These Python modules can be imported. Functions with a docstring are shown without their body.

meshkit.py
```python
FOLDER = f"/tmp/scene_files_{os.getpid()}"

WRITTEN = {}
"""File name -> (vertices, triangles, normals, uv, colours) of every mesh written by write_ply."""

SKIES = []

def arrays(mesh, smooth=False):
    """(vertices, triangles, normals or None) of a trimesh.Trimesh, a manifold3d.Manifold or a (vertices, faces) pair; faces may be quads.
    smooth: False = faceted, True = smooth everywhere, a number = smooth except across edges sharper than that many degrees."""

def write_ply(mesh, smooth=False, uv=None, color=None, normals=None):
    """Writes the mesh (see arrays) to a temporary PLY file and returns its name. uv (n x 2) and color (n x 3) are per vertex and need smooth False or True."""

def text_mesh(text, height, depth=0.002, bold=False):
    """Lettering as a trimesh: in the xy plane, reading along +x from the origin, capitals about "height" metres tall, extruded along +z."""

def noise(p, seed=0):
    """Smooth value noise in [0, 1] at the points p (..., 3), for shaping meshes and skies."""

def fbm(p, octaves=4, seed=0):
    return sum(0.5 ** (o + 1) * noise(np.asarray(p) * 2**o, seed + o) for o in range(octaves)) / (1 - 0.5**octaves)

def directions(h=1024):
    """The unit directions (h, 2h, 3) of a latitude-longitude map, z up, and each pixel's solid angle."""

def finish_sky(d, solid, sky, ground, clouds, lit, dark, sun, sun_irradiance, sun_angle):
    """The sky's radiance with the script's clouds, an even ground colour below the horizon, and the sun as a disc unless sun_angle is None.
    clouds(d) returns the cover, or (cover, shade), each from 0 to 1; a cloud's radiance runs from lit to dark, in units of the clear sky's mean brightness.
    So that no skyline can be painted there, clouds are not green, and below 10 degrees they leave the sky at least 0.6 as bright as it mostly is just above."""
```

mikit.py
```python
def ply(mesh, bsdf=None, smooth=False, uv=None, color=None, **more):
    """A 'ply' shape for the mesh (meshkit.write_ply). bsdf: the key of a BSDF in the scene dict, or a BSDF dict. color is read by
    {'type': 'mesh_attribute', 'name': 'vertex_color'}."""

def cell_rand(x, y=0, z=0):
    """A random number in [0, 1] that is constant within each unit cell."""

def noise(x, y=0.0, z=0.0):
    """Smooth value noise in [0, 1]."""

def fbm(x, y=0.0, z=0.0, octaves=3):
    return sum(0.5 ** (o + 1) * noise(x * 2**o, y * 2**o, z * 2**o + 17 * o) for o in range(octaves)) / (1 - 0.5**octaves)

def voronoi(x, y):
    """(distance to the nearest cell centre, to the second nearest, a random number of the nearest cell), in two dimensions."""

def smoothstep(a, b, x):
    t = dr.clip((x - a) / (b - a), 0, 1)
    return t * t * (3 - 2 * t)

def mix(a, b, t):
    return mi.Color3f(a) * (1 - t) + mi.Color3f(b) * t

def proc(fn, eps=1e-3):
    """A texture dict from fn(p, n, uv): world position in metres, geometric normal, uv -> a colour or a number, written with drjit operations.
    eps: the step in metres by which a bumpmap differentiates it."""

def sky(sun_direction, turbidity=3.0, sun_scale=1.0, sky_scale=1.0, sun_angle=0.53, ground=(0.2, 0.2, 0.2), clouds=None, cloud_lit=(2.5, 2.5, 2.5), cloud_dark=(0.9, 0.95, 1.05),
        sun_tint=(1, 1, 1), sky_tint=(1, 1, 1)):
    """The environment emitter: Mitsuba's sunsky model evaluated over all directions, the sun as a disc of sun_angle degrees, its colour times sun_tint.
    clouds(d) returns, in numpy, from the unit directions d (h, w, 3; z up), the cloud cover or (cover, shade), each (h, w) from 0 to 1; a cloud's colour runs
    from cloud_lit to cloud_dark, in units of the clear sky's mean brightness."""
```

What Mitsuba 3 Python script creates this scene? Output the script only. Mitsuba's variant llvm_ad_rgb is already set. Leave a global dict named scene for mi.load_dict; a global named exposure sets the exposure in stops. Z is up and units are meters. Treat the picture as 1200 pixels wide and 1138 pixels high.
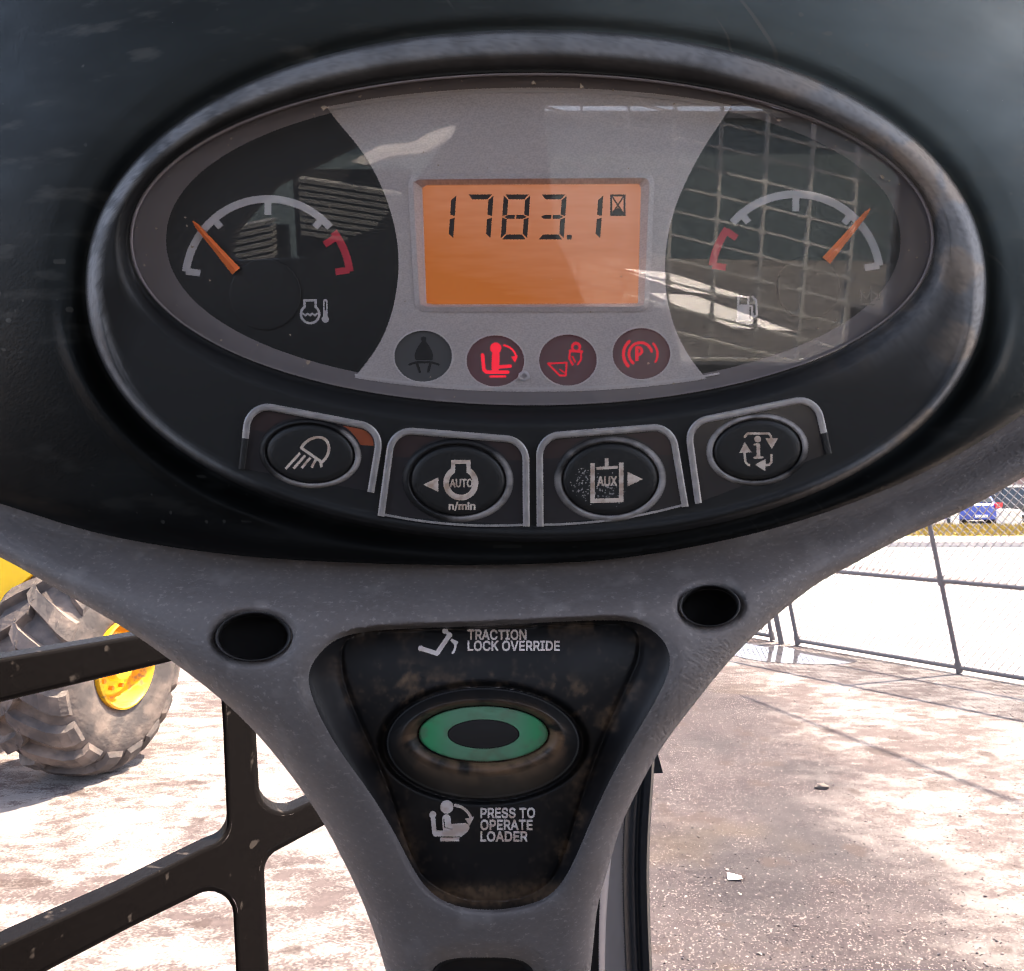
import math
import numpy as np, trimesh, mitsuba as mi, drjit as dr, shapely
from shapely.geometry import Polygon, LineString, Point, MultiPolygon, box as sbox
from shapely import affinity
from shapely.ops import unary_union
from scipy.interpolate import CubicSpline
from scipy.spatial import cKDTree, Delaunay
import mikit, meshkit
from mikit import noise, fbm, voronoi, smoothstep, mix, proc

T = mi.ScalarTransform4f
rng = np.random.default_rng(7)
# ---------------------------------------------------------------- camera, sky, exposure
F, CU, CV, EYE = 1150.0, 600.0, 569.0, 1.7
scene, labels = {}, {}
scene['camera'] = {'type': 'perspective', 'fov': math.degrees(2 * math.atan(600 / F)), 'near_clip': 0.01, 'far_clip': 2000.0,
                   'to_world': T().look_at(origin=[0, 0, EYE], target=[0, 1, EYE], up=[0, 0, 1])}
scene['daylight'] = mikit.sky([0.85, 0.55, 1.9], turbidity=6.0, ground=(0.3, 0.28, 0.27), sky_tint=(1.2, 0.98, 0.83))
exposure = 4.05

# ---------------------------------------------------------------- materials
def rgb(*c): return {'type': 'rgb', 'value': list(map(float, c))}
def pri(col, rough=0.5, **k):
    return {'type': 'twosided', 'bsdf': {'type': 'principled', 'base_color': rgb(*col) if isinstance(col, tuple) else col, 'roughness': rough, **k}}
def bumped(col, rough, fn, scale, eps=2e-4, **k):
    return {'type': 'twosided', 'bsdf': {'type': 'bumpmap', 'arbitrary': proc(fn, eps), 'scale': scale,
            'bsdf': {'type': 'principled', 'base_color': rgb(*col) if isinstance(col, tuple) else col, 'roughness': rough, **k}}}
VC = {'type': 'mesh_attribute', 'name': 'vertex_color'}

def coarse(p, n, uv): return noise(p.x * 1000, p.y * 1000, p.z * 1000) * 0.6 + noise(p.x * 2100, p.y * 2100, p.z * 2100) * 0.4
def grain(p, n, uv): return noise(p.x * 1300, p.y * 1300, p.z * 1300) * 0.6 + noise(p.x * 2700, p.y * 2700, p.z * 2700) * 0.4
def grey_col(p, n, uv):
    a = fbm(p.x * 45, p.y * 45, p.z * 45, 4)
    b = noise(p.x * 800, p.y * 800, p.z * 800) * 0.6 + noise(p.x * 1900, p.y * 1900, p.z * 1900) * 0.4
    s = smoothstep(0.56, 0.8, fbm(p.x * 120 + 9, p.y * 120, p.z * 60, 4))
    return mix(mix((0.132, 0.114, 0.109), (0.21, 0.184, 0.177), 0.6 * a + 0.4 * b), (0.34, 0.305, 0.29), dr.clip(0.3 * s + 0.5 * smoothstep(0.62, 0.9, b), 0, 1))
def hood_col(p, n, uv):
    a = smoothstep(0.5, 0.8, fbm(p.x * 22, p.y * 22, p.z * 40, 4))
    sm = smoothstep(0.58, 0.8, fbm(p.x * 60 + 3, p.y * 50, p.z * 160, 5))
    sp = smoothstep(0.86, 0.93, noise(p.x * 330, p.y * 330, p.z * 330)) * smoothstep(0.5, 0.62, fbm(p.x * 30 + 5, p.y * 30, p.z * 30, 2))
    q = p.x * 0.8 + p.z * 0.6
    sc = smoothstep(0.93, 0.985, noise(q * 420, (p.z * 0.8 - p.x * 0.6) * 14, 3.0)) * smoothstep(0.5, 0.7, noise(p.x * 40, p.z * 40, 9.0))
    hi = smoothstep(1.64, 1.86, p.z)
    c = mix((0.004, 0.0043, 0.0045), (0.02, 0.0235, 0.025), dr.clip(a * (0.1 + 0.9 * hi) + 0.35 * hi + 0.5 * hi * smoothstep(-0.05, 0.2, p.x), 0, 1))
    c = mix(c, (0.175, 0.215, 0.222), smoothstep(1.69, 1.87, p.z) * (0.14 + 0.86 * smoothstep(-0.07, 0.2, p.x)) * (0.55 + 0.6 * fbm(p.x * 35, p.y * 35, p.z * 60, 4)))  # teal ramp towards the top right paints in camera haze
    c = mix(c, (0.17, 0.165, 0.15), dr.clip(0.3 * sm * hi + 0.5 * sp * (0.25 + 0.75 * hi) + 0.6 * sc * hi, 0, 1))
    return c
def hood_rough(p, n, uv): return 0.36 + 0.3 * fbm(p.x * 60, p.y * 60, p.z * 60, 3)
def silver_col(p, n, uv):
    b = noise(p.x * 2600, 0.0, p.z * 2600)
    return mix((0.42, 0.378, 0.378), (0.62, 0.563, 0.555), b * 0.7 + 0.3 * fbm(p.x * 60, 0.0, p.z * 60, 2))
scene['grey_plastic'] = bumped(proc(grey_col), 0.62, coarse, 0.00045, specular=0.3)
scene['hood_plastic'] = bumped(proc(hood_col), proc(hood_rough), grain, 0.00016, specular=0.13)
scene['worn_plastic'] = bumped(VC, 0.52, grain, 0.00013, specular=0.35)
scene['dirty_plastic'] = bumped(VC, 0.5, grain, 0.0001, specular=0.4)
scene['hole_black'] = pri((0.03, 0.028, 0.028), 0.8, specular=0.1)
scene['dial_grey'] = pri((0.2, 0.172, 0.174), 0.55)
scene['silver_print'] = pri(proc(silver_col), 0.5, metallic=0.25)
scene['dial_black'] = pri((0.007, 0.0075, 0.008), 0.5)
scene['print_light'] = pri((0.5, 0.47, 0.48), 0.6)
scene['print_white_line'] = pri((0.55, 0.51, 0.51), 0.6)
scene['print_red'] = pri((0.55, 0.035, 0.06), 0.6)
scene['print_dim'] = pri((0.09, 0.09, 0.09), 0.6)
scene['needle_orange'] = {'type': 'twosided', 'bsdf': {'type': 'principled', 'base_color': rgb(0.95, 0.19, 0.03), 'roughness': 0.5}}
scene['dust'] = pri((0.33, 0.25, 0.19), 0.9)
scene['hub_black'] = pri((0.012, 0.013, 0.016), 0.4)
scene['lcd_dark'] = pri((0.03, 0.022, 0.02), 0.5)
scene['lcd_ghost'] = pri((0.3, 0.12, 0.06), 0.5)
scene['lcd_back'] = pri(proc(lambda p, n, uv: mix((0.2, 0.065, 0.01), (0.42, 0.3, 0.25), dr.clip(0.35 + (p.z - 1.775) * 22 + (p.x - 0.006) * 9 + 0.25 * (fbm(p.x * 90, 0.0, p.z * 500, 3) - 0.5), 0, 1))), 0.5)  # uneven backlight painted in, pinker towards the top right
scene['lamp_dark'] = pri((0.085, 0.085, 0.088), 0.4)
scene['lamp_symbol_off'] = pri((0.012, 0.012, 0.013), 0.5)
scene['red_symbol'] = pri((0.4, 0.02, 0.03), 0.5)
scene['cover_glass'] = {'type': 'thindielectric', 'int_ior': 1.52}
scene['rubber_key'] = bumped((0.009, 0.009, 0.0095), 0.55, grain, 0.00008)
scene['key_well'] = pri((0.034, 0.031, 0.033), 0.2)
def frame_col(p, n, uv):
    a = fbm(p.x * 400, p.y * 400, p.z * 400, 3)
    return mix((0.3, 0.28, 0.28), (0.5, 0.47, 0.46), a)
scene['key_silver'] = pri(proc(frame_col), 0.38, metallic=0.35)
scene['window_brown'] = pri((0.045, 0.03, 0.03), 0.3)
scene['window_amber'] = pri((0.3, 0.075, 0.035), 0.35)
def cream_col(p, n, uv):
    a = smoothstep(0.35, 0.75, fbm(p.x * 420, p.y * 420, p.z * 420, 3))
    return mix((0.62, 0.52, 0.45), (0.42, 0.3, 0.23), a)
scene['cream_print'] = pri(proc(cream_col), 0.6)
scene['pink_print'] = pri(proc(lambda p, n, uv: mix((0.84, 0.74, 0.7), (0.68, 0.52, 0.44), smoothstep(0.4, 0.7, fbm(p.x * 260, p.y * 260, p.z * 260, 3)))), 0.6)
def green_col(p, n, uv):
    a = fbm(p.x * 160, p.y * 160, p.z * 160, 4)
    b = smoothstep(0.008, 0.02, dr.abs(p.x + 0.0095))
    return mix(mix((0.14, 0.31, 0.19), (0.05, 0.36, 0.145), b), (0.15, 0.2, 0.13), 0.75 * smoothstep(0.42, 0.7, a))
scene['green_plastic'] = pri(proc(green_col), 0.5)
scene['dark_plastic'] = pri((0.022, 0.021, 0.022), 0.5)
scene['recess_shade_grey'] = pri((0.05, 0.047, 0.047), 0.7)  # column grey darkened, so the recess shade sits in the colour
scene['guard_paint'] = bumped(proc(lambda p, n, uv: mix((0.004, 0.0033, 0.0034), (0.05, 0.042, 0.038), 0.8 * smoothstep(0.7, 0.78, fbm(p.x * 55, p.y * 55, p.z * 55, 4)))), 0.45, lambda p, n, uv: fbm(p.x * 200, p.y * 200, p.z * 200, 2), 0.0002, specular=0.02)
scene['tan_plate'] = pri(proc(lambda p, n, uv: mix((0.36, 0.31, 0.285), (0.27, 0.225, 0.205), fbm(p.x * 60, p.y * 60, p.z * 12, 4))), 0.55)
scene['seal_rubber'] = pri((0.018, 0.02, 0.024), 0.3)
scene['cab_paint'] = pri((0.03, 0.03, 0.032), 0.5)
scene['screen_steel'] = pri((0.55, 0.56, 0.55), 0.4)
scene['seat_fabric'] = pri((0.02, 0.02, 0.022), 0.85)
def yellow_col(p, n, uv): return mix(mix((0.86, 0.5, 0.01), (0.6, 0.28, 0.02), smoothstep(0.45, 0.7, fbm(p.x * 9, p.y * 9, p.z * 9, 5))), (0.22, 0.14, 0.08), 0.8 * smoothstep(0.56, 0.7, fbm(p.x * 16 + 5, p.y * 16, p.z * 16, 5)))
scene['yellow_paint'] = pri(proc(yellow_col), 0.55)
scene['fender_paint'] = pri((0.86, 0.52, 0.01), 0.4)
scene['orange_paint'] = pri((0.55, 0.17, 0.01), 0.5)
def tyre_col(p, n, uv):
    a = fbm(p.x * 9, p.y * 9, p.z * 9, 5)
    return mix((0.05, 0.043, 0.043), (0.15, 0.117, 0.1), smoothstep(0.3, 0.75, a))
scene['tyre_rubber'] = bumped(proc(tyre_col), 0.75, lambda p, n, uv: fbm(p.x * 60, p.y * 60, p.z * 60, 3), 0.004, 2e-3)

def ground_col(p, n, uv):
    x, y = p.x, p.y
    big = fbm(x * 0.55 + 4, y * 0.55, 0.0, 4)
    pat = fbm(x * 2.6, y * 3.4, 1.0, 5)
    fine = fbm(x * 22, y * 22, 2.0, 4)
    grit = noise(x * 120, y * 120, 5.0)
    fleck = fbm(x * 9, y * 16, 4.0, 3)
    pale = mix((0.14, 0.123, 0.118), (0.225, 0.204, 0.198), fine)
    brown = mix((0.044, 0.0325, 0.032), (0.092, 0.072, 0.071), fine)
    m = smoothstep(0.45, 0.66, 0.34 * pat + 0.2 * fine + 0.3 * fleck + 0.16 * big + 0.16 * (grit - 0.5) + 0.04)
    c = mix(pale, brown, m)
    # oily damp track beside the machine
    w = (x - 0.55) * 0.95 - (y - 6.3) * 0.06
    edge = 1.5 + 0.9 * (fbm(x * 1.2, y * 1.2, 7.0, 4) - 0.5) + 0.5 * (fbm(x * 7, y * 7, 3.0, 3) - 0.5)
    wet = smoothstep(-0.25, 0.45, edge - (x - 0.30 - 0.03 * y)) * smoothstep(0.15, 0.5, x + 0.3 * (pat - 0.5))
    wet = wet * smoothstep(9.6, 7.9, y + 1.5 * (pat - 0.5))
    grav = mix((0.0175, 0.0128, 0.0155), (0.036, 0.0275, 0.032), fbm(x * 45, y * 45, 9.0, 4))
    grav = mix(grav, (0.22, 0.18, 0.172), smoothstep(0.76, 0.9, noise(x * 170, y * 120, 1.0)) * 0.8)
    grav = mix(grav, (0.05, 0.039, 0.042), smoothstep(0.45, 0.75, fbm(x * 3.4 + 2, y * 3.4, 8.0, 5)) * 0.55)
    grav = mix(grav, (0.015, 0.0125, 0.0165), smoothstep(0.5, 0.72, fbm(x * 2.2 + 7, y * 1.7, 4.0, 5)) * 0.8)
    grav = mix(grav, (0.05, 0.034, 0.02), smoothstep(0.62, 0.78, fbm(x * 1.3 + 21, y * 1.3, 6.0, 4)) * 0.5)
    c = mix(c, grav, wet * 0.9)
    dark = smoothstep(0.70, 0.78, fbm(x * 5 + 11, y * 5, 2.0, 4))
    c = mix(c, (0.04, 0.027, 0.024), dark * 0.6)
    return c
def ground_h(p, n, uv): return fbm(p.x * 30, p.y * 30, 0.0, 4) + 0.5 * noise(p.x * 140, p.y * 140, 1.0)
scene['yard_concrete'] = bumped(proc(ground_col), 0.75, ground_h, 0.006, 3e-3, specular=0.2)
def road_col(p, n, uv):
    f = fbm(p.x * 1.5, p.y * 1.5, 3.0, 5)
    t = (p.x - 6.5) * 0.924 + (p.y - 21.5) * 0.38
    band = smoothstep(0.5, 0.15, dr.abs(t + 0.5 * (f - 0.5)))
    return mix(mix((0.2, 0.19, 0.182), (0.4, 0.385, 0.375), f), (0.1, 0.06, 0.055), band * 0.85)
scene['road_concrete'] = pri(proc(road_col), 0.8)
scene['kerb_stone'] = pri(proc(lambda p, n, uv: mix((0.36, 0.33, 0.31), (0.48, 0.45, 0.43), fbm(p.x * 3, p.y * 3, p.z * 3, 4))), 0.8)
scene['verge_grass'] = pri(proc(lambda p, n, uv: mix((0.2, 0.15, 0.03), (0.34, 0.25, 0.06), fbm(p.x * 3, p.y * 3, p.z * 9, 4))), 0.9)
scene['asphalt'] = pri(proc(lambda p, n, uv: mix((0.055, 0.053, 0.053), (0.09, 0.086, 0.085), fbm(p.x, p.y, 0.0, 4))), 0.85)
scene['puddle_water'] = pri((0.07, 0.065, 0.07), 0.04, specular=0.6)
scene['car_blue'] = pri((0.03, 0.06, 0.34), 0.25, clearcoat=0.8)
scene['car_dark'] = pri((0.035, 0.036, 0.04), 0.3, clearcoat=0.6)
scene['car_glass'] = pri((0.03, 0.04, 0.05), 0.08)
scene['lamp_red'] = pri((0.6, 0.02, 0.03), 0.25)
scene['white_paint'] = pri((0.78, 0.77, 0.75), 0.5)
scene['wheel_black'] = pri((0.03, 0.03, 0.03), 0.7)
scene['galvanised'] = pri((0.13, 0.12, 0.125), 0.5, metallic=0.3)
scene['wire_steel'] = pri((0.3, 0.28, 0.28), 0.5, metallic=0.4)
def wall_col(p, n, uv): return mix((0.26, 0.16, 0.14), (0.33, 0.22, 0.19), fbm(p.x * 0.8, p.y * 0.8, p.z * 2.5, 4))
scene['brown_render'] = pri(proc(wall_col), 0.85)
scene['grey_slat'] = pri((0.16, 0.165, 0.165), 0.5)
scene['added_shed_paint'] = pri((0.085, 0.118, 0.128), 0.7)
scene['white_line'] = pri((0.8, 0.78, 0.76), 0.7)
scene['stone_mix'] = pri(proc(lambda p, n, uv: mix((0.03, 0.023, 0.024), (0.3, 0.25, 0.24), smoothstep(0.3, 0.9, noise(p.x * 60, p.y * 60, 0.0)))), 0.35)

# ---------------------------------------------------------------- helpers
def put(key, mesh, mat, smooth=False, color=None, label=None, cat=None, group=None, kind=None, **more):
    """One entry of the scene; a key already taken gets the next three-digit number."""
    k, i = key, 0
    while k in scene:
        i += 1; k = f'{key}_{i:03d}'
    if label or cat or kind or group: tag(k, label, cat, group, kind)
    scene[k] = mikit.ply(mesh, mat, smooth=smooth, color=color, **more)
    return k
def tag(k, label=None, cat=None, group=None, kind=None):
    d = labels.setdefault(k, {})
    for a, b in (('label', label), ('category', cat), ('group', group), ('kind', kind)):
        if b: d[a] = b
def at(u, v, Y):
    u, v, Y = np.broadcast_arrays(*(np.asarray(q, float) for q in (u, v, Y)))
    return np.stack([(u - CU) / F * Y, Y, EYE - (v - CV) / F * Y], -1)
def cat_mesh(ms): return trimesh.util.concatenate(ms)
def polys(g): return [q for q in getattr(g, 'geoms', [g]) if q.geom_type == 'Polygon' and q.area > 1e-12]

# the instrument face is a plane 0.33 m away whose top leans 8 degrees towards the driver
TAN8 = math.tan(math.radians(8.0))
def YP(u, v): return 0.33 / (1 - (np.asarray(v, float) - CV) / F * TAN8) + 0 * np.asarray(u, float)
def Ygrey(u, v):
    v = np.asarray(v, float)
    return 0.340 - 0.017 * (np.tanh((v - 700) / 75.0) + 0.8) - 1.5e-5 * (v - 640) + 1.5e-4 * 45 * np.logaddexp(0, (v - 830) / 45) + 0 * np.asarray(u, float)
TRAY_D = 0.016
def Ytray(u, v): return Ygrey(u, v) + TRAY_D

def prism(g, Yf, top, base, taper=0.0):
    """Layout polygon(s) on a panel surface -> raised plate between two heights above that surface, its rim chamfered by `taper`."""
    out = []
    for q in polys(g):
        q = shapely.segmentize(q.simplify(0.05), 25)
        v2, f = trimesh.creation.triangulate_polygon(q, engine='earcut')
        v2 = np.asarray(v2)
        P = at(v2[:, 0], v2[:, 1], Yf(v2[:, 0], v2[:, 1]) - top)
        # layout v runs down, so flip the winding to face the driver
        a, b, c = v2[f[:, 0]], v2[f[:, 1]], v2[f[:, 2]]
        s = (b[:, 0] - a[:, 0]) * (c[:, 1] - a[:, 1]) - (b[:, 1] - a[:, 1]) * (c[:, 0] - a[:, 0])
        f = np.where((s > 0)[:, None], f[:, ::-1], f)
        V, Fc, n = [P], [f], len(P)
        for ring in [q.exterior, *q.interiors]:
            r = np.array(ring.coords)[:-1]
            ccw = ring.is_ccw
            A = at(r[:, 0], r[:, 1], Yf(r[:, 0], r[:, 1]) - top)
            B = A + np.array([0, top - base, 0])
            m = len(r); i = np.arange(m); j = (i + 1) % m
            quad = np.stack([n + i, n + j, n + m + j, n + m + i], -1)
            flip = (ring is q.exterior) != ccw
            if not flip: quad = quad[:, ::-1]
            V += [A, B]; Fc += [quad[:, [0, 1, 2]], quad[:, [0, 2, 3]]]; n += 2 * m
        out.append(trimesh.Trimesh(np.vstack(V), np.vstack(Fc), process=False))
    return cat_mesh(out)
def text_shape(text, u0, v0, cap, width, grow=0.0):
    m = meshkit.text_mesh(text, cap, depth=1.0, bold=True)
    f = m.faces[(m.vertices[m.faces][:, :, 2] > 0.5).all(1)]
    g = unary_union([Polygon(m.vertices[t][:, :2]).buffer(0.01) for t in f])
    x0, y0, x1, y1 = g.bounds
    return affinity.affine_transform(g, [width / (x1 - x0), 0, 0, -1, u0 - x0 * width / (x1 - x0), v0]).buffer(grow).simplify(0.06)
def loft(rings, cap_first=False, cap_last=True):
    """rings: list of (n,3) world arrays, outermost first; closed loops."""
    n = len(rings[0]); V = np.vstack(rings); Fc = []
    i = np.arange(n); j = (i + 1) % n
    for k in range(len(rings) - 1):
        a, b = k * n, (k + 1) * n
        Fc += [np.stack([a + i, b + i, b + j], -1), np.stack([a + i, b + j, a + j], -1)]
    if cap_last:
        V = np.vstack([V, rings[-1].mean(0)[None]])
        a = (len(rings) - 1) * n
        Fc.append(np.stack([a + i, 0 * i + len(V) - 1, a + j], -1))
    if cap_first:
        V = np.vstack([V, rings[0].mean(0)[None]])
        Fc.append(np.stack([i, j, 0 * i + len(V) - 1], -1))
    m = trimesh.Trimesh(V, np.vstack(Fc), process=False)
    return m
def facing(m):
    """turn the surface to face the driver"""
    if (m.face_normals[:, 1] * m.area_faces).sum() > 0: m.invert()
    return m
def ell(c, r, n=96, rot=0.0, p=2.0):
    t = np.linspace(0, 2 * math.pi, n, endpoint=False)
    x = np.sign(np.cos(t)) * np.abs(np.cos(t)) ** (2 / p) * r[0]
    y = np.sign(np.sin(t)) * np.abs(np.sin(t)) ** (2 / p) * r[1]
    cs, sn = math.cos(rot), math.sin(rot)
    return np.stack([c[0] + x * cs - y * sn, c[1] + x * sn + y * cs], -1)
def ering(c, r, Yf, h, n=96, rot=0.0, p=2.0):
    q = ell(c, r, n, rot, p)
    return at(q[:, 0], q[:, 1], Yf(q[:, 0], q[:, 1]) - h)
def curve(pts, n=200):
    pts = np.asarray(pts, float)
    t = np.r_[0, np.cumsum(np.hypot(*np.diff(pts, axis=0).T))]
    s = CubicSpline(t, pts)
    return s(np.linspace(0, t[-1], n))
def closed_curve(pts, n=300):
    pts = np.asarray(pts, float); pts = np.vstack([pts, pts[:1]])
    t = np.r_[0, np.cumsum(np.sqrt(np.hypot(*np.diff(pts, axis=0).T)))]
    return CubicSpline(t, pts, bc_type='periodic')(np.linspace(0, t[-1], n, endpoint=False))
def stroke(pts, w, cap='round', join='round'): return LineString(pts).buffer(w / 2, cap_style=cap, join_style=join)
def arc(c, r, a0, a1, n=40):
    a = np.radians(np.linspace(a0, a1, n))
    return np.stack([c[0] + r * np.cos(a), c[1] - r * np.sin(a)], -1)
def sector(c, r0, r1, a0, a1, n=48):
    return Polygon(np.vstack([arc(c, r1, a0, a1, n), arc(c, r0, a1, a0, n)]))
def sheet(poly, Yfun, step=3.0, wall=0.0, extra=None):
    """A smooth moulded skin over the layout polygon `poly`; wall: how far its outline is turned back (m). -> (mesh, layout points)"""
    x0, y0, x1, y1 = poly.bounds
    gx, gy = np.meshgrid(np.arange(x0, x1, step), np.arange(y0, y1, step))
    gx[1::2] += step / 2
    g = np.stack([gx.ravel(), gy.ravel()], -1)
    inner = poly.buffer(-step * 0.55)
    g = g[shapely.contains_xy(inner, g[:, 0], g[:, 1])]
    if extra is not None: g = np.vstack([g, extra[shapely.contains_xy(inner, extra[:, 0], extra[:, 1])]])
    bp = shapely.segmentize(poly, step)
    rings = [np.array(r.coords)[:-1] for q in polys(bp) for r in [q.exterior, *q.interiors]]
    pts = np.vstack([g, *rings])
    tri = Delaunay(pts).simplices
    cen = pts[tri].mean(1)
    tri = tri[shapely.contains_xy(poly, cen[:, 0], cen[:, 1])]
    a, b, c = pts[tri[:, 0]], pts[tri[:, 1]], pts[tri[:, 2]]
    s = (b[:, 0] - a[:, 0]) * (c[:, 1] - a[:, 1]) - (b[:, 1] - a[:, 1]) * (c[:, 0] - a[:, 0])
    tri = np.where((s > 0)[:, None], tri[:, ::-1], tri)
    P = at(pts[:, 0], pts[:, 1], Yfun(pts[:, 0], pts[:, 1]))
    if wall:
        n0, V, Fc, base = len(P), [P], [tri], len(g)
        n = n0
        for r in rings:
            m = len(r); i = np.arange(m); j = (i + 1) % m
            V.append(P[base:base + m] + np.array([0, wall, 0]))
            sg = Polygon(r).exterior.is_ccw
            q = np.stack([base + i, base + j, n + j, n + i], -1)
            Fc += [q[:, [0, 1, 2]], q[:, [0, 2, 3]]]
            base += m; n += m
        pts = np.vstack([pts, *rings])
        P, tri = np.vstack(V), np.vstack(Fc)
    return trimesh.Trimesh(P, tri, process=False), pts
def dist_to(line_pts, step=1.0):
    t = cKDTree(np.array(shapely.segmentize(LineString(line_pts), step).coords))
    return lambda u, v: t.query(np.stack([np.ravel(u), np.ravel(v)], -1))[0]
def sstep(a, b, x):
    t = np.clip((x - a) / (b - a), 0, 1); return t * t * (3 - 2 * t)
def fillet(d, r):
    """how far a surface has dropped at distance d from a rounded edge of radius r"""
    k = np.clip(1 - d / r, 0, 1)
    return r * (1 - np.sqrt(np.maximum(1 - k * k, 0)))
MM = 0.33 / F            # metres per layout unit at the panel's distance

# ================================================================ DASH CONSOLE
C_EDGE = curve([(-420, 440), (-260, 512), (-120, 556), (0, 590), (100, 621), (200, 641), (300, 653), (400, 659), (500, 662), (620, 661), (720, 655), (800, 643), (900, 621), (1000, 589), (1100, 545), (1200, 485), (1330, 390), (1480, 260)], 400)
POD_C, POD_R, POD_P = (628, 335), (528, 300), 2.12
pod_pts = ell(POD_C, POD_R, 720, p=POD_P)
pod_poly = Polygon(pod_pts)
LEFT = curve([(-420, 480), (-260, 545), (-100, 610), (0, 653), (75, 695), (150, 739), (207, 779), (257, 818), (298, 857), (335, 901), (362, 938), (382, 970), (402, 1008), (422, 1050), (440, 1098), (452, 1138), (466, 1200), (476, 1260)], 260)
RIGHT = curve([(1480, 360), (1330, 480), (1200, 559), (1125, 600), (1060, 629), (1000, 661), (960, 683), (925, 709), (890, 739), (850, 780), (820, 817), (792, 853), (770, 885), (746, 929), (731, 960), (713, 1016), (701, 1060), (695, 1110), (692, 1138), (688, 1200), (684, 1260)], 260)
upper = C_EDGE[(C_EDGE[:, 0] > -415) & (C_EDGE[:, 0] < 1475)] - [0, 26]
col_poly = Polygon(np.vstack([upper, RIGHT, LEFT[::-1]])).buffer(0)
tray_out = closed_curve([(357, 800), (364, 772), (386, 749), (425, 736), (548, 729), (700, 722), (752, 727), (781, 748), (790, 774), (783, 802), (763, 840), (728, 900), (696, 967), (668, 1028), (642, 1056), (606, 1068), (567, 1071), (522, 1062), (490, 1036), (464, 990), (428, 930), (385, 868)])
tray_floor = closed_curve([(404, 756), (418, 744), (460, 740), (560, 738), (700, 732), (738, 735), (746, 752), (720, 820), (684, 915), (657, 1005), (640, 1034), (610, 1050), (573, 1055), (536, 1049), (502, 1031), (484, 1005), (455, 912), (430, 850), (411, 800)])
tray_poly, floor_poly = Polygon(tray_out).buffer(0), Polygon(tray_floor).buffer(0)
HOLES = [((297, 746), (45, 29), -0.05), ((832, 710), (36, 24.5), -0.02)]
slot = Polygon(ell((566, 1160), (62, 38), 80, p=3.5))
d_edge = dist_to(np.vstack([LEFT])), dist_to(np.vstack([RIGHT]))
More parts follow.
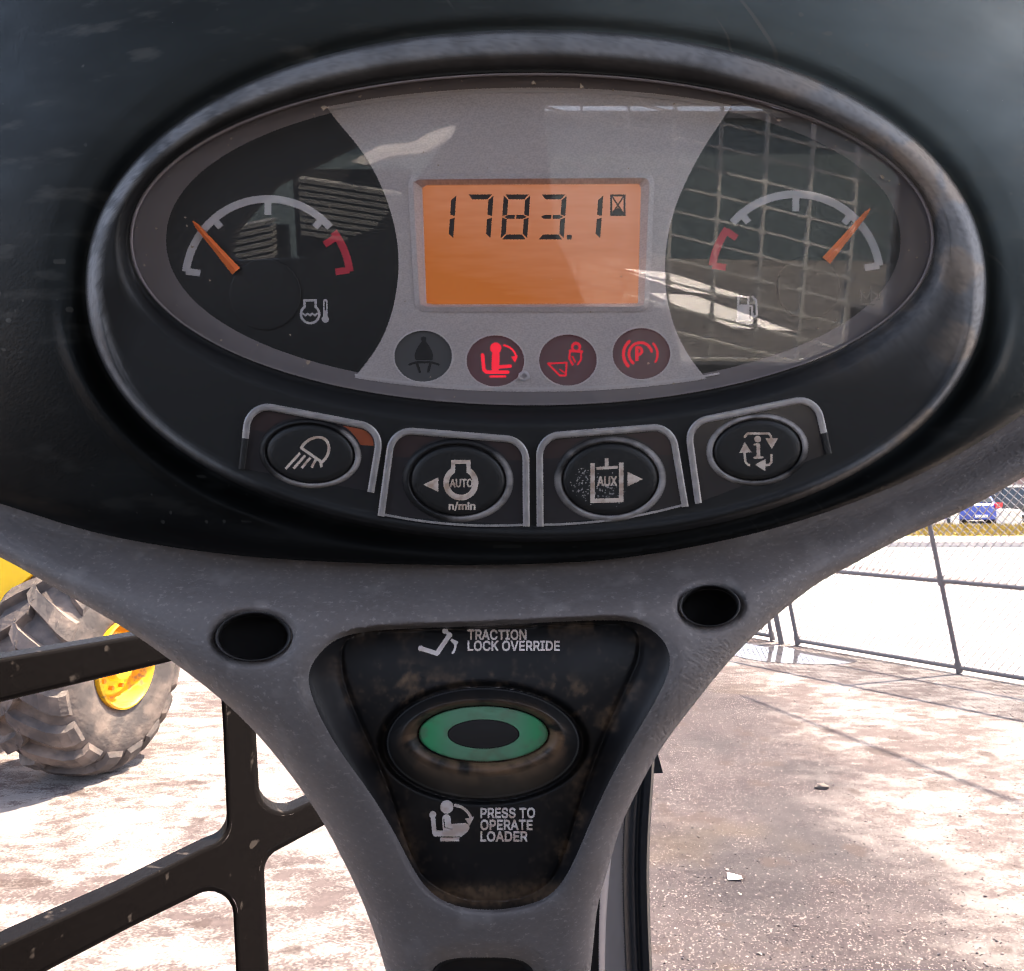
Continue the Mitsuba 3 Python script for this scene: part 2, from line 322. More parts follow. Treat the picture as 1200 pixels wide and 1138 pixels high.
d_tray, d_floor = dist_to(np.vstack([tray_out, tray_out[:1]])), dist_to(np.vstack([tray_floor, tray_floor[:1]]))
d_hole = [dist_to(np.vstack([ell(c, r, 90, a)] * 1 + [ell(c, r, 90, a)[:1]])) for c, r, a in HOLES]
d_slot = dist_to(np.array(slot.exterior.coords))
d_c0 = dist_to(C_EDGE)
in_hood = Polygon(np.vstack([C_EDGE, [(1480, -300), (-420, -300)]])).buffer(0)
def Ycol(u, v):
    u, v = np.ravel(u), np.ravel(v)
    d = np.minimum(d_edge[0](u, v), d_edge[1](u, v)) * MM
    Y = Ygrey(u, v) + fillet(d, 0.011) + 0.010 * np.clip(1 - d / 0.045, 0, 1) ** 2
    ins = shapely.contains_xy(tray_poly, u, v); fl = shapely.contains_xy(floor_poly, u, v)
    a, b = d_tray(u, v), d_floor(u, v)
    t = np.where(fl, 1.0, np.where(ins, a / np.maximum(a + b, 1e-9), 0.0))
    rim = np.where(ins, 1.0, 0.0)
    prof = sstep(0, 1, t) ** 0.9
    lip = np.where(ins, 0.0012, 0.0012 * np.clip(1 - a / 14, 0, 1) ** 2)
    groove = 0.0022 * np.exp(-((t - 0.86) / 0.07) ** 2) * ins
    Y = Y + (TRAY_D - 0.0012) * prof + lip + groove
    de = np.hypot((u - 566) / 113, (v - 871) / 65)
    Y = Y + 0.005 * np.exp(-((de - 1.03) / 0.05) ** 2) * ins
    Y = Y + 0.014 * sstep(66, 4, np.where(shapely.contains_xy(in_hood, u, v), 0, d_c0(u, v)))
    for dh in d_hole: Y = Y + 0.0035 * np.clip(1 - dh(u, v) / 11, 0, 1) ** 2
    Y = Y + 0.004 * np.clip(1 - d_slot(u, v) / 22, 0, 1) ** 2
    return Y
holes_poly = unary_union([Polygon(ell(c, r, 90, a)) for c, r, a in HOLES] + [slot])
tray_cut = tray_poly.buffer(-5)
# column (grey)
ex = np.vstack([ell(c, (r[0] + k, r[1] + k), 110, a) for c, r, a in HOLES for k in (1.5, 3, 5, 7.5)] + [tray_out + 0, np.array(tray_poly.buffer(2.5).exterior.coords), np.array(tray_poly.buffer(-2.5).exterior.coords)])
m, _ = sheet(col_poly.difference(holes_poly).difference(tray_cut), Ycol, 3.0, wall=0.0, extra=ex)
put('dash_console__column', m, 'grey_plastic', smooth=True, label='dark grey grained plastic column under the instrument cluster')
# its outer flanks turn back
def flank(line):
    Y = Ycol(line[:, 0], line[:, 1])
    A = at(line[:, 0], line[:, 1], Y)
    rows = [A, A + [0, 0.012, 0], A + [0, 0.055, 0]]
    V = np.vstack(rows); n = len(A); i = np.arange(n - 1)
    Fc = np.vstack([np.vstack([np.stack([k * n + i, k * n + i + 1, (k + 1) * n + i + 1], -1), np.stack([k * n + i, (k + 1) * n + i + 1, (k + 1) * n + i], -1)]) for k in range(2)])
    return trimesh.Trimesh(V, Fc, process=False)
put('dash_console__flank', flank(LEFT), 'grey_plastic', smooth=True)
put('dash_console__flank', flank(RIGHT), 'grey_plastic', smooth=True)
# recessed black label tray
m, pts = sheet(tray_cut, Ycol, 2.2)
u, v = pts.T
fl = shapely.contains_xy(floor_poly, u, v)
a, b = d_tray(u, v), d_floor(u, v)
t = np.where(fl, 1, a / np.maximum(a + b, 1e-9))
P3 = np.stack([u / 30, v / 30, 0 * u], -1)
nz = meshkit.fbm(P3, 5, 3)
nf = meshkit.fbm(np.stack([u / 9, v / 9, 0 * u], -1), 4, 8)
near_wall = np.where(fl, np.exp(-b / 9.0), np.exp(-((t - 0.8) / 0.28) ** 2)) * (0.35 + 0.65 * sstep(880, 1040, v) + 0.5 * (u > 640))
de = np.hypot((u - 566) / 122, (v - 869) / 74)
halo = np.exp(-((de - 1.0) / 0.17) ** 2) * sstep(880, 815, v)
foot = np.exp(-((v - 1048) / 10.0) ** 2) * sstep(0.2, 0.6, nz + 0.25) + np.exp(-b / 5.0) * (u > 655) * sstep(0.35, 0.6, nz) * sstep(760, 850, v)
patch = np.exp(-(((u - 472) / 26) ** 2 + ((v - 792) / 15) ** 2)) + 0.8 * np.exp(-(((u - 660) / 30) ** 2 + ((v - 806) / 12) ** 2))
dirt = np.clip(0.62 * near_wall * sstep(0.45, 0.66, nz) + 0.85 * foot + 0.75 * patch * sstep(0.42, 0.6, nf * 0.6 + nz * 0.4) + 0.35 * halo * sstep(0.5, 0.66, nf * 0.5 + nz * 0.5) + 0.12 * sstep(0.62, 0.8, nf) * fl, 0, 1)
fine_ = meshkit.noise(np.stack([u / 3.2, v / 3.2, 0 * u], -1), 21)
dirt = np.clip(dirt * (0.45 + 1.1 * fine_), 0, 1)
blk = np.array([0.0125, 0.0116, 0.0125])
col = blk * (0.8 + 0.6 * nz[:, None]) * (1 - dirt[:, None]) + np.array([0.145, 0.092, 0.056]) * (0.6 + 0.7 * nf[:, None]) * dirt[:, None]
put('dash_console__label_tray', m, 'dirty_plastic', smooth=True, color=col, label='black recessed label tray with brown dirt along its edges')
# screw recesses and the slot at the foot
for c, r, a in HOLES:
    R = []
    for s, dy, dv in ((1.0, 0.002, 0), (0.97, 0.0032, 0), (0.94, 0.006, 0.4), (0.9, 0.022, 1.0), (0.87, 0.036, 1.5), (0.05, 0.0363, 1.5)):
        q = ell((c[0], c[1] + dv), (r[0] * s, r[1] * s), 90, a)
        R.append(at(q[:, 0], q[:, 1], Ygrey(q[:, 0], q[:, 1]) + dy if s < 1 else Ycol(q[:, 0], q[:, 1])))
    put('dash_console__screw_recess', facing(loft(R)), 'recess_shade_grey', smooth=35)
R = []
for s, dy in ((1.0, 0.004), (0.97, 0.007), (0.93, 0.013), (0.9, 0.022), (0.05, 0.0222)):
    q = ell((566, 1160), (62 * s, 38 * s), 80, p=3.5)
    R.append(at(q[:, 0], q[:, 1], Ycol(q[:, 0], q[:, 1]) if s == 1 else Ygrey(q[:, 0], q[:, 1]) + dy))
put('dash_console__lower_slot', facing(loft(R)), 'hole_black', smooth=True)
# black hood round the instrument cluster
d_pod, d_c = dist_to(np.vstack([pod_pts, pod_pts[:1]])), dist_to(C_EDGE)
def Yhood(u, v):
    u, v = np.ravel(u), np.ravel(v)
    d = d_pod(u, v)
    Y = YP(u, v) - 0.001
    rec = np.clip(d - 46, 0, None) / 300
    Y = Y + 0.052 * rec ** 1.5 * (1 + 0.5 * sstep(300, -100, v))
    low = sstep(330, 470, v)
    Y = Y + (0.004 + 0.004 * low) * np.exp(-(d / (12 + 6 * low)) ** 2)                 # gap round the pod
    Y = Y - low * 0.0035 * np.exp(-((d - 30) / 8.0) ** 2) * sstep(30, 60, d_c(u, v))              # raised lip, lower half
    dc = d_c(u, v) * MM
    Y = Y + fillet(dc, 0.0075)
    return Y
hood_top = -230
hood_poly = Polygon(np.vstack([C_EDGE[(C_EDGE[:, 0] > -415) & (C_EDGE[:, 0] < 1475)], [(1475, hood_top), (-415, hood_top)]])).buffer(0).difference(pod_poly.buffer(-9))
m, _ = sheet(hood_poly, Yhood, 4.0, wall=0.012, extra=np.vstack([C_EDGE - [0, k] for k in (1, 2.5, 4.5)]))
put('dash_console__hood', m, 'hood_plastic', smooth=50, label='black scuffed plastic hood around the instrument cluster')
tag('dash_console', 'dark plastic loader dash with black hood, grey column and recessed green button', 'dashboard')

# override button in the tray
YT = Ytray
def vcol(mesh, fn):
    return fn(np.asarray(mesh.vertices))
rings = [((566, 871), (113, 65), -0.002), ((566, 871), (112, 64), 0.0022), ((566, 870.5), (110, 62), 0.003), ((566, 868), (103, 54), 0.0075), ((566, 865), (97, 47), 0.0105), ((566, 863), (92, 43), 0.0115), ((566, 861.5), (86, 38.5), 0.0105), ((566.5, 860.3), (79, 34.5), 0.008), ((566.5, 860.2), (77, 33.2), 0.0062), ((566.5, 860), (70, 30), 0.006)]
R = [ering(c, r, YT, h, 160) for c, r, h in rings]
m = facing(loft(R))
ang = np.linspace(0, 2 * math.pi, 160, endpoint=False)
col = []
for k in range(len(rings)):
    w = [0, 0, .0, .05, .3, .75, 1.0, .9, .5, .2][k]
    nn = meshkit.fbm(np.stack([np.cos(ang) * 4, np.sin(ang) * 4, 0 * ang + k * 0.35], -1), 5, 5)
    side = 0.35 + 0.65 * np.clip(np.cos(ang - 0.6), 0, 1) + 0.25 * (np.sin(ang) > 0)
    dd = np.clip(w * side * sstep(0.33, 0.62, nn) * 1.15, 0, 1)[:, None]
    col.append((np.array([0.011, 0.0105, 0.0105]) + 0.05 * (k == 1)) * (1 - dd) + np.array([0.17, 0.098, 0.055]) * dd)
col = np.vstack(col + [col[-1].mean(0)[None]])
put('dash_console__push_button', m, 'dirty_plastic', smooth=True, color=col, label='oval black push button with green ring and brown dirt')
R = [ering((566.5, 860), (76, 32.6), YT, 0.0055, 120), ering((566.5, 860), (75.5, 32.2), YT, 0.0072, 120), ering((566.5, 860), (73, 31), YT, 0.0078, 120), ering((566.5, 860.3), (42.5, 17.3), YT, 0.0078, 120), ering((566.5, 860.3), (42, 17), YT, 0.0070, 120)]
put('dash_console__push_button__green_ring', facing(loft(R, cap_last=False)), 'green_plastic', smooth=40)
R = [ering((566.5, 860.3), (42.2, 17.2), YT, 0.0066, 80), ering((566.5, 860.3), (41, 16.5), YT, 0.0074, 80), ering((566.5, 860.3), (15, 6), YT, 0.0077, 80)]
put('dash_console__push_button__centre', facing(loft(R)), 'dark_plastic', smooth=40)
# tray lettering
def fit_text(key, text, u0, v0, cap, width, Yf, mat, top=0.0005, grow=0.0):
    put(key, prism(text_shape(text, u0, v0, cap, width, grow), Yf, top, -0.0001), mat)
for i, (tx, u0, v0, w) in enumerate([('TRACTION', 548, 749.5, 69), ('LOCK OVERRIDE', 548, 762.5, 108), ('PRESS TO', 563, 958.5, 64), ('OPERATE', 563, 972.5, 61), ('LOADER', 563, 986, 55)]):
    fit_text('dash_console__lettering', tx, u0, v0, 11.0, w, YT, 'pink_print', grow=0.1)
g = unary_union([stroke([(493, 760), (512, 766)], 5), stroke([(512, 766), (527, 744)], 5.5), Point(493, 760).buffer(3.2), Point(521.5, 739.5).buffer(3.4), stroke([(522, 740), (528, 745)], 4),
                 stroke(arc((521, 757), 12.5, -40, 25), 2.6), Polygon([(527.5, 751), (534, 757), (537.5, 752.5), (529, 748.5)])])
put('dash_console__symbol', prism(g, YT, 0.0005, -0.0002), 'pink_print')
g = unary_union([Point(523.5, 946).buffer(7.6), stroke([(507, 956), (509, 976), (540, 978)], 5), Point(507, 955).buffer(4), stroke([(523, 960), (524, 972), (545, 970)], 10, join='round'), stroke([(516, 984), (538, 984)], 4, cap='flat'), stroke([(510, 978), (540, 978), (546, 973)], 5),
                 stroke(arc((531, 966), 22, 84, 22), 3), Polygon([(545, 960), (555.5, 957.5), (550.5, 967.5)])]).difference(unary_union([stroke([(520, 960), (521, 970), (530, 972)], 1.2), stroke([(512, 980.8), (544, 980.8)], 1.0)]))
put('dash_console__symbol', prism(g, YT, 0.0005, -0.0002), 'pink_print')
tag('dash_console__symbol_001', 'seated operator symbol with curved arrow')

# ================================================================ INSTRUMENT CLUSTER
K = 'instrument_cluster'
LENS_C, LENS_R = (623.5, 280), (471.5, 195)
N = 480
o_pts, i_pts = ell(POD_C, POD_R, N, p=POD_P), ell(LENS_C, LENS_R, N, p=2.06)
L = np.hypot(*(o_pts - i_pts).T)
S = np.unique(np.r_[np.linspace(0, 0.25, 9), np.linspace(0.25, 0.8, 9), np.linspace(0.8, 1, 9)])
def bez_h(d1, d2):
    ro_ = 24 - 12 * sstep(80, 130, d1 + d2)      # tighter round along the foot of the pod
    o = np.clip(1 - d1 / ro_, 0, 1)
    h = 0.0105 * np.sqrt(np.maximum(1 - o * o, 0))
    lz = sstep(80, 130, d1 + d2)
    h = h - 0.0022 * sstep(22 - 15 * lz, 36 - 20 * lz, d1) * sstep(30, 60, d1 + d2 - 50) 
    k = sstep(24, 2, d2)
    return h - k * 0.0055
rows, cols = [], []
o_ang = np.arctan2(o_pts[:, 1] - POD_C[1], o_pts[:, 0] - POD_C[0])
for s in [-0.0] + list(S):
    q = o_pts * (1 - s) + i_pts * s
    d1, d2 = s * L, (1 - s) * L
    h = bez_h(d1, d2)
    rows.append(at(q[:, 0], q[:, 1], YP(q[:, 0], q[:, 1]) - h))
    nn = meshkit.fbm(np.stack([q[:, 0] / 45, q[:, 1] / 45, 0 * h], -1), 5, 2)
    n2 = meshkit.fbm(np.stack([q[:, 0] / 14 + q[:, 1] / 50, q[:, 1] / 14, 0 * h + 4], -1), 4, 6)
    crest = np.exp(-((d1 - 13) / 12.0) ** 2)
    upper_half = sstep(470, 330, q[:, 1])
    right = sstep(780, 1080, q[:, 0])
    band = sstep(1.5, 7, d1) * sstep(34 + 26 * right, 20, d1)
    left = sstep(420, 180, q[:, 0])
    worn = np.clip((band * (0.8 + 0.2 * right) + 0.45 * right * sstep(50, 20, d2) * sstep(20, 30, d1) + 0.25 * sstep(3, 16, d2) * (1 - left)) * upper_half * (0.72 + 0.32 * sstep(0.3, 0.6, nn)), 0, 1) * (1 - (0.08 + 0.4 * left) * sstep(0.56, 0.66, n2))
    edge_wear = np.exp(-((d1 - 8) / 3.5) ** 2) * sstep(360, 470, q[:, 1]) * (sstep(330, 200, q[:, 0]) + sstep(900, 1050, q[:, 0])) * 0.9
    w = np.clip(worn + edge_wear, 0, 1)[:, None]
    tan = np.array([0.29, 0.245, 0.21]); cool = np.array([0.22, 0.225, 0.238])
    w = np.clip(w * (0.72 + 0.56 * meshkit.noise(np.stack([q[:, 0] / 3.5, q[:, 1] / 3.5, 0 * h + s * 31], -1), 12))[:, None], 0, 1)
    rr = (right * sstep(0.45, 0.6, nn))[:, None]
    cols.append(np.array([0.013, 0.0135, 0.0145]) * (1 - w) + (cool * (1 - rr) + tan * rr) * w)
q = i_pts
for h in (0.0035, -0.006):
    rows.append(at(q[:, 0], q[:, 1], YP(q[:, 0], q[:, 1]) - h)); cols.append(np.tile([0.012, 0.012, 0.013], (N, 1)))
rows[0] = at(o_pts[:, 0], o_pts[:, 1], YP(o_pts[:, 0], o_pts[:, 1]) + 0.022)
m = facing(loft(rows, cap_last=False))
put(K + '__bezel', m, 'worn_plastic', smooth=42 if False else True, color=np.vstack(cols), label='thick black oval bezel worn grey along its top edge')
# cover glass
R = [ering(LENS_C, (LENS_R[0] * s, LENS_R[1] * s), YP, 0.0045 + 0.0012 * (1 - s * s), 200, p=2.06) for s in (1.003, 0.9, 0.75, 0.55, 0.3, 0.1)]
put(K + '__cover_glass', facing(loft(R)), 'cover_glass', smooth=True, label='clear oval cover glass full of reflections')
# face
Z0 = -0.004
inner = Polygon(ell((625, 281), (430, 174), 300, p=2.1))
arcL = curve([(372, 100), (392, 138), (420, 172), (443, 210), (459, 252), (467, 300), (463, 350), (448, 396), (424, 432), (395, 466)], 80)
arcR = curve([(872, 92), (853, 130), (828, 168), (806, 208), (789, 250), (780, 295), (781, 345), (793, 390), (812, 424), (842, 458)], 80)
mid = Polygon(np.vstack([arcL, arcR[::-1]]))
silver = mid.intersection(Polygon(ell((625, 281), (470, 178), 300, p=2.1)))
lcd_outer = Polygon([(480, 207), (765, 205), (758, 363), (489, 363)]).buffer(-9).buffer(9)
lcd_screen = Polygon([(494, 216), (752, 214.5), (748.5, 357), (499, 358)]).buffer(-1.5).buffer(1.5)
LAMPS = [(496, 417.5), (580.5, 423), (665.5, 422), (751.5, 414.5)]
lamp_polys = [Polygon(ell(c, (34, 30), 80)) for c in LAMPS]
put(K + '__face_plate', prism(Polygon(ell(LENS_C, (LENS_R[0] * 1.01, LENS_R[1] * 1.01), 240, p=2.06)).difference(lcd_outer).difference(unary_union(lamp_polys)), YP, Z0, Z0 - 0.001), 'dial_grey')
put(K + '__centre_panel', prism(silver.difference(lcd_outer).difference(unary_union(lamp_polys)), YP, Z0 + 0.0004, Z0 - 0.0002), 'silver_print', label='silver grey printed panel in the middle of the face')
lineT = np.array([p for p in ell((625, 281), (470, 174), 600, p=2.1) if p[1] < 200 and 388 < p[0] < 853])
lineB = np.array([p for p in ell((625, 281), (470, 174), 600, p=2.1) if p[1] > 300 and 415 < p[0] < 845])
for ln in (lineT, lineB):
    ln = ln[np.argsort(ln[:, 0])]
    put(K + '__border_line', prism(stroke(ln, 2.2), YP, Z0 + 0.0007, Z0), 'print_white_line')
ringp = Polygon(ell(LENS_C, (LENS_R[0] * 0.9985, LENS_R[1] * 0.997), 300, p=2.06)).difference(Polygon(ell(LENS_C, (LENS_R[0] * 0.9955, LENS_R[1] * 0.9895), 300, p=2.06)))
put(K + '__cover_glass__edge', prism(ringp, YP, 0.0064, 0.0054), 'dial_grey', label='thin pale edge of the cover glass')
# ---- specks of dust and mud on the glass, most along its rim
sp = []
for _ in range(75):
    a_ = rng.uniform(0, 2 * math.pi); k_ = 1 - abs(rng.normal(0, 0.05)) - 0.012
    if rng.random() < 0.25: k_ = rng.uniform(0.2, 0.95)
    c_ = (LENS_C[0] + LENS_R[0] * k_ * math.cos(a_), LENS_C[1] + LENS_R[1] * k_ * math.sin(a_))
    r_ = math.exp(rng.normal(-0.1, 0.55)) * (0.6 if k_ < 0.85 else 1.0)
    t_ = rng.uniform(0, 2 * math.pi, 7); t_.sort()
    q_ = Polygon([(c_[0] + r_ * rng.uniform(.5, 1.5) * math.cos(x_), c_[1] + r_ * rng.uniform(.4, 1.2) * math.sin(x_)) for x_ in t_]).buffer(0.15)
    sp.append(q_)
put(K + '__dust_specks', prism(unary_union(sp), YP, 0.0062, 0.0058), 'dust', kind='stuff')
# ---- gauges
def gauge(name, blk, c, R0, th, gray, red, ticks, redticks, needle, hub, sym, label):
    key = K + '__' + name
    put(key, prism(blk, YP, Z0 + 0.0003, Z0 - 0.0002), 'dial_black', label=label)
    def tick(a, r_in, w=7.8): 
        t = math.radians(a); d = np.array([math.cos(t), -math.sin(t)])
        return stroke([c + d * (R0 - th * 0.5), c + d * r_in], w, cap='flat')
    c = np.array(c, float)
    ga = unary_union([sector(c, R0 - th, R0, *gray)] + [tick(*t) for t in ticks])
    ra = unary_union([sector(c, R0 - th, R0, *red)] + [tick(*t) for t in redticks])
    put(key + '__scale', prism(ga, YP, Z0 + 0.0006, Z0 + 0.0002), 'print_light')
    put(key + '__red_zone', prism(ra, YP, Z0 + 0.0006, Z0 + 0.0002), 'print_red')
    tip, base, w = np.array(needle[0]), np.array(needle[1]), needle[2]
    d = (tip - base) / np.hypot(*(tip - base)); nrm = np.array([-d[1], d[0]])
    # a needle with a ridge along its back
    hN = 0.0032
    pl = [base + nrm * w / 2, tip - d * 7 + nrm * 2.6, tip + nrm * 0.6, tip - nrm * 0.6, tip - d * 7 - nrm * 2.6, base - nrm * w / 2]
    top = [base, tip - d * 7]
    V = np.vstack([[at(*q, YP(*q) - (Z0 + hN - 0.0009)) for q in pl], [at(*q, YP(*q) - (Z0 + hN)) for q in top], [at(*q, YP(*q) - (Z0 + hN - 0.0015)) for q in pl]])
    Fc = [(0, 1, 7), (0, 7, 6), (1, 2, 7), (2, 3, 7), (3, 4, 7), (4, 5, 6), (4, 6, 7), (5, 0, 6)]
    for i in range(6): j = (i + 1) % 6; Fc += [(i, 8 + i, 8 + j), (i, 8 + j, j)]
    put(key + '__needle', trimesh.Trimesh(V, Fc, process=False), 'needle_orange', label='orange needle')
    R = [ering(hub[:2], (hub[2] * s, hub[2] * s), YP, Z0 + h, 64) for s, h in ((1, 0.0004), (1, 0.0010), (0.97, 0.0012), (0.3, 0.0012))]
    put(key + '__hub', facing(loft(R)), 'dial_black', smooth=40)
    put(key + '__symbol', prism(sym, YP, Z0 + 0.0006, Z0 + 0.0002), 'print_light')
blkL = inner.difference(Polygon(np.vstack([arcL, [(1300, 700), (1300, -100)]]))).buffer(0)
blkR = inner.difference(Polygon(np.vstack([arcR, [(0, 700), (0, -100)]]))).buffer(0)
blkL = max(polys(blkL.intersection(sbox(150, 0, 600, 600))), key=lambda q: q.area)
blkR = max(polys(blkR.intersection(sbox(700, 0, 1100, 600))), key=lambda q: q.area)
zz = lambda x0, x1, v, n, am: [(x0 + (x1 - x0) * k / n, v + (am if k % 2 else -am)) for k in range(n + 1)]
temp = unary_union([Point(363.5, 368).buffer(12).difference(Point(363.5, 368).buffer(9.4)), stroke([(357, 360), (357, 352), (370, 352), (370, 360)], 2.6, join='mitre'), stroke(zz(355, 372, 368.5, 6, 1.2), 2)]).difference(Polygon([(358.4, 353.3), (368.6, 353.3), (368.6, 362), (358.4, 362)]))
temp = unary_union([temp, stroke([(381.3, 353), (381.3, 372)], 5).difference(stroke([(381.3, 354), (381.3, 363)], 2)), Point(381.3, 374).buffer(4.2)])
pump = unary_union([sbox(864, 347, 878, 374).difference(sbox(866.2, 349, 875.8, 357)), sbox(862, 373.5, 880, 376), stroke([(881.5, 347.5), (886, 352), (887, 369), (884, 371.5), (881.5, 369), (881, 359), (878, 358.5)], 2.2)])
gauge('temperature_gauge', blkL, (314, 329.8), 101, 8.8, (173, 41), (37, 7), [(173, 80), (131, 84), (90, 78), (49, 84)], [(33, 79), (8, 80)], ((226, 259), (277, 318), 12), (311, 345, 42), temp, 'engine temperature gauge with short red zone on its right end')
gauge('fuel_gauge', blkR, (932.4, 326.6), 103.5, 9, (138.5, 9), (171, 144), [(130, 86), (90, 79), (49, 86), (9, 82)], [(145.5, 84), (171, 83)], ((1019.5, 244.5), (968, 305.5), 12), (947, 337, 37), pump, 'fuel gauge with short red zone on its left end')
g = unary_union([stroke([(1009, 340), (1009, 352)], 1.4), stroke([(1009, 343), (1015, 350), (1021, 341), (1028, 346)], 1.4), stroke([(1012, 356), (1024, 357)], 1.4), stroke([(1021, 336), (1021, 352), (1030, 351), (1031, 344)], 1.4)])
put(K + '__fuel_gauge__faint_symbol', prism(g, YP, Z0 + 0.0006, Z0 + 0.0002), 'print_dim', label='faint unlit symbol')
# ---- display
key = K + '__display'
A, B = np.array(shapely.segmentize(lcd_outer, 6).exterior.coords)[:-1], None
n_ = 160
def resample(poly, n):
    r = poly.exterior; c = np.array(poly.centroid.coords[0])
    P = []
    for t in np.linspace(0, 2 * math.pi, n, endpoint=False):
        far = c + 900 * np.array([math.cos(t), math.sin(t)])
        P.append(np.array(LineString([c, far]).intersection(r).coords[0]))
    return np.array(P)
oA, oM, oB = resample(lcd_outer.buffer(2.5), n_), resample(lcd_outer.buffer(-3.5), n_), resample(lcd_screen.buffer(-1.5), n_)
R = [at(oA[:, 0], oA[:, 1], YP(*oA.T) - (Z0 + 0.0002)), at(oA[:, 0], oA[:, 1], YP(*oA.T) - (Z0 + 0.0010)), at(oM[:, 0], oM[:, 1], YP(*oM.T) - (Z0 + 0.0014)), at(oB[:, 0], oB[:, 1], YP(*oB.T) - (Z0 - 0.0022))]
put(key, facing(loft(R, cap_last=False)), 'silver_print', smooth=25, label='amber backlit hour display in a bevelled grey frame')
scr = prism(lcd_screen.buffer(3), YP, Z0 - 0.0020, Z0 - 0.0028)
put(key + '__screen', scr, 'lcd_back', emitter={'type': 'area', 'radiance': rgb(*(np.array([0.335, 0.088, 0.014]) / 2 ** exposure))})
H, Wd, SL, TH = 52.5, 31, 0.07, 5.6
def seg7(ur, vt, on):
    def X(x, y): return (ur - Wd + x - SL * y + 0.0, vt + y)
    t = TH; g_ = 0.9
    seg = {'a': [(g_ + 1, 0), (Wd - g_ - 1, 0), (Wd - t - g_, t), (t + g_, t)],
           'd': [(g_ + 1, H), (Wd - g_ - 1, H), (Wd - t - g_, H - t), (t + g_, H - t)],
           'g': [(t * 0.45, H / 2), (t + g_, H / 2 - t / 2 + .6), (Wd - t - g_, H / 2 - t / 2 + .6), (Wd - t * 0.45, H / 2), (Wd - t - g_, H / 2 + t / 2 - .6), (t + g_, H / 2 + t / 2 - .6)],
           'f': [(0, 1.5), (t, t + 1), (t, H / 2 - t / 2), (0, H / 2 - 1)], 'e': [(0, H - 1.5), (t, H - t - 1), (t, H / 2 + t / 2), (0, H / 2 + 1)],
           'b': [(Wd, 1.5), (Wd - t, t + 1), (Wd - t, H / 2 - t / 2), (Wd, H / 2 - 1)], 'c': [(Wd, H - 1.5), (Wd - t, H - t - 1), (Wd - t, H / 2 + t / 2), (Wd, H / 2 + 1)]}
    gsp = sbox(0, 0, 0, 0)
    out = [Polygon([X(*q) for q in seg[s]]) for s in on]
    mid_gap = Polygon([X(Wd / 2 - .9, -1), X(Wd / 2 + .9, -1), X(Wd / 2 + .9, H + 1), X(Wd / 2 - .9, H + 1)])
    return unary_union([q.difference(mid_gap) if s == 'g' else q for q, s in zip(out, on)])
SEG = {'1': 'bc', '7': 'abc', '8': 'abcdefg', '3': 'abcdg'}
ZS = Z0 - 0.0020
for ch, ur in zip('17831', (534.3, 577.9, 620.9, 663.7, 706.4)):
    put(key + '__digit', prism(seg7(ur + 0.5, 228, SEG[ch]), YP, ZS + 0.0002, ZS), 'lcd_dark')
put(key + '__decimal_point', prism(sbox(664.4, 275.3, 669.8, 280.6), YP, ZS + 0.0002, ZS), 'lcd_dark')
hg = unary_union([sbox(715, 228, 733, 253).difference(sbox(717.4, 230.2, 730.6, 250.8)), stroke([(717, 230), (731, 251)], 1.6), stroke([(731, 230), (717, 251)], 1.6), Polygon([(717, 251), (731, 251), (724, 243)])])
put(key + '__hourglass_symbol', prism(hg, YP, ZS + 0.0002, ZS), 'lcd_dark')
# ---- warning lamps
REDL = (0.62, 0.012, 0.03)
def red_emit(k): return {'type': 'area', 'radiance': rgb(*(np.array(REDL) * k / 2 ** exposure * 1.4))}
def smile(cx, cy, r, a0, a1, w): return stroke(arc((cx, cy), r, a0, a1, 16), w)
s0 = unary_union([Point(496.5, 397.5).buffer(3.2), Polygon(curve([(494.5, 400), (490, 406), (487.5, 422), (506, 422), (503.5, 406), (499, 400)], 30)), stroke([(480, 427), (488, 424.5), (505, 424.5), (514, 427)], 2.4), stroke([(489, 427), (492, 435.5)], 3), stroke([(504, 427), (502, 435)], 3)]).difference(stroke([(488, 422.5), (505, 422.5)], 1.2))
s1 = unary_union([Point(581, 408).buffer(6.6), stroke([(581, 416), (580.5, 431)], 9), stroke([(565.5, 416), (567, 433), (570, 436), (595, 436)], 4.2), stroke([(583, 430), (598, 429)], 4), stroke([(575, 441), (592, 441)], 2.6), stroke(arc((588, 422), 17.5, 82, 18, 20), 2.2), Polygon([(599, 418), (607, 417), (603.5, 425)])])
s2 = unary_union([Point(675, 406.5).buffer(6).difference(Point(675, 407).buffer(3)), stroke([(668, 411), (682, 412)], 3), stroke([(668, 412), (667, 420), (671, 427)], 2.4), stroke([(681, 412), (681, 421), (677, 427)], 2.2), stroke([(671, 418), (674, 424)], 2), stroke([(642, 426), (664, 425), (663, 440), (656, 440), (643, 427)], 2.2), stroke([(656, 433), (662, 437)], 1.6)])
s3 = unary_union([stroke(arc((750, 415), 19.5, 130, 225, 24), 3.6), stroke(arc((750.5, 415), 13.5, 15, 230, 40), 3.2)])
pP = unary_union([stroke([(746.2, 408), (746.2, 423)], 4, cap='flat'), stroke(arc((748, 411.2), 4.2, 90, -90, 16), 3.2), stroke([(746, 407), (748, 407)], 3.2), stroke([(746, 415.4), (748, 415.4)], 3)])
s3r = unary_union([stroke(arc((753, 415), 17.5, 45, -30, 24), 2.6)])
names = ['unlit seat belt warning lamp', 'lit red seated operator warning lamp', 'lit red bucket and person warning lamp', 'lit red parking brake warning lamp']
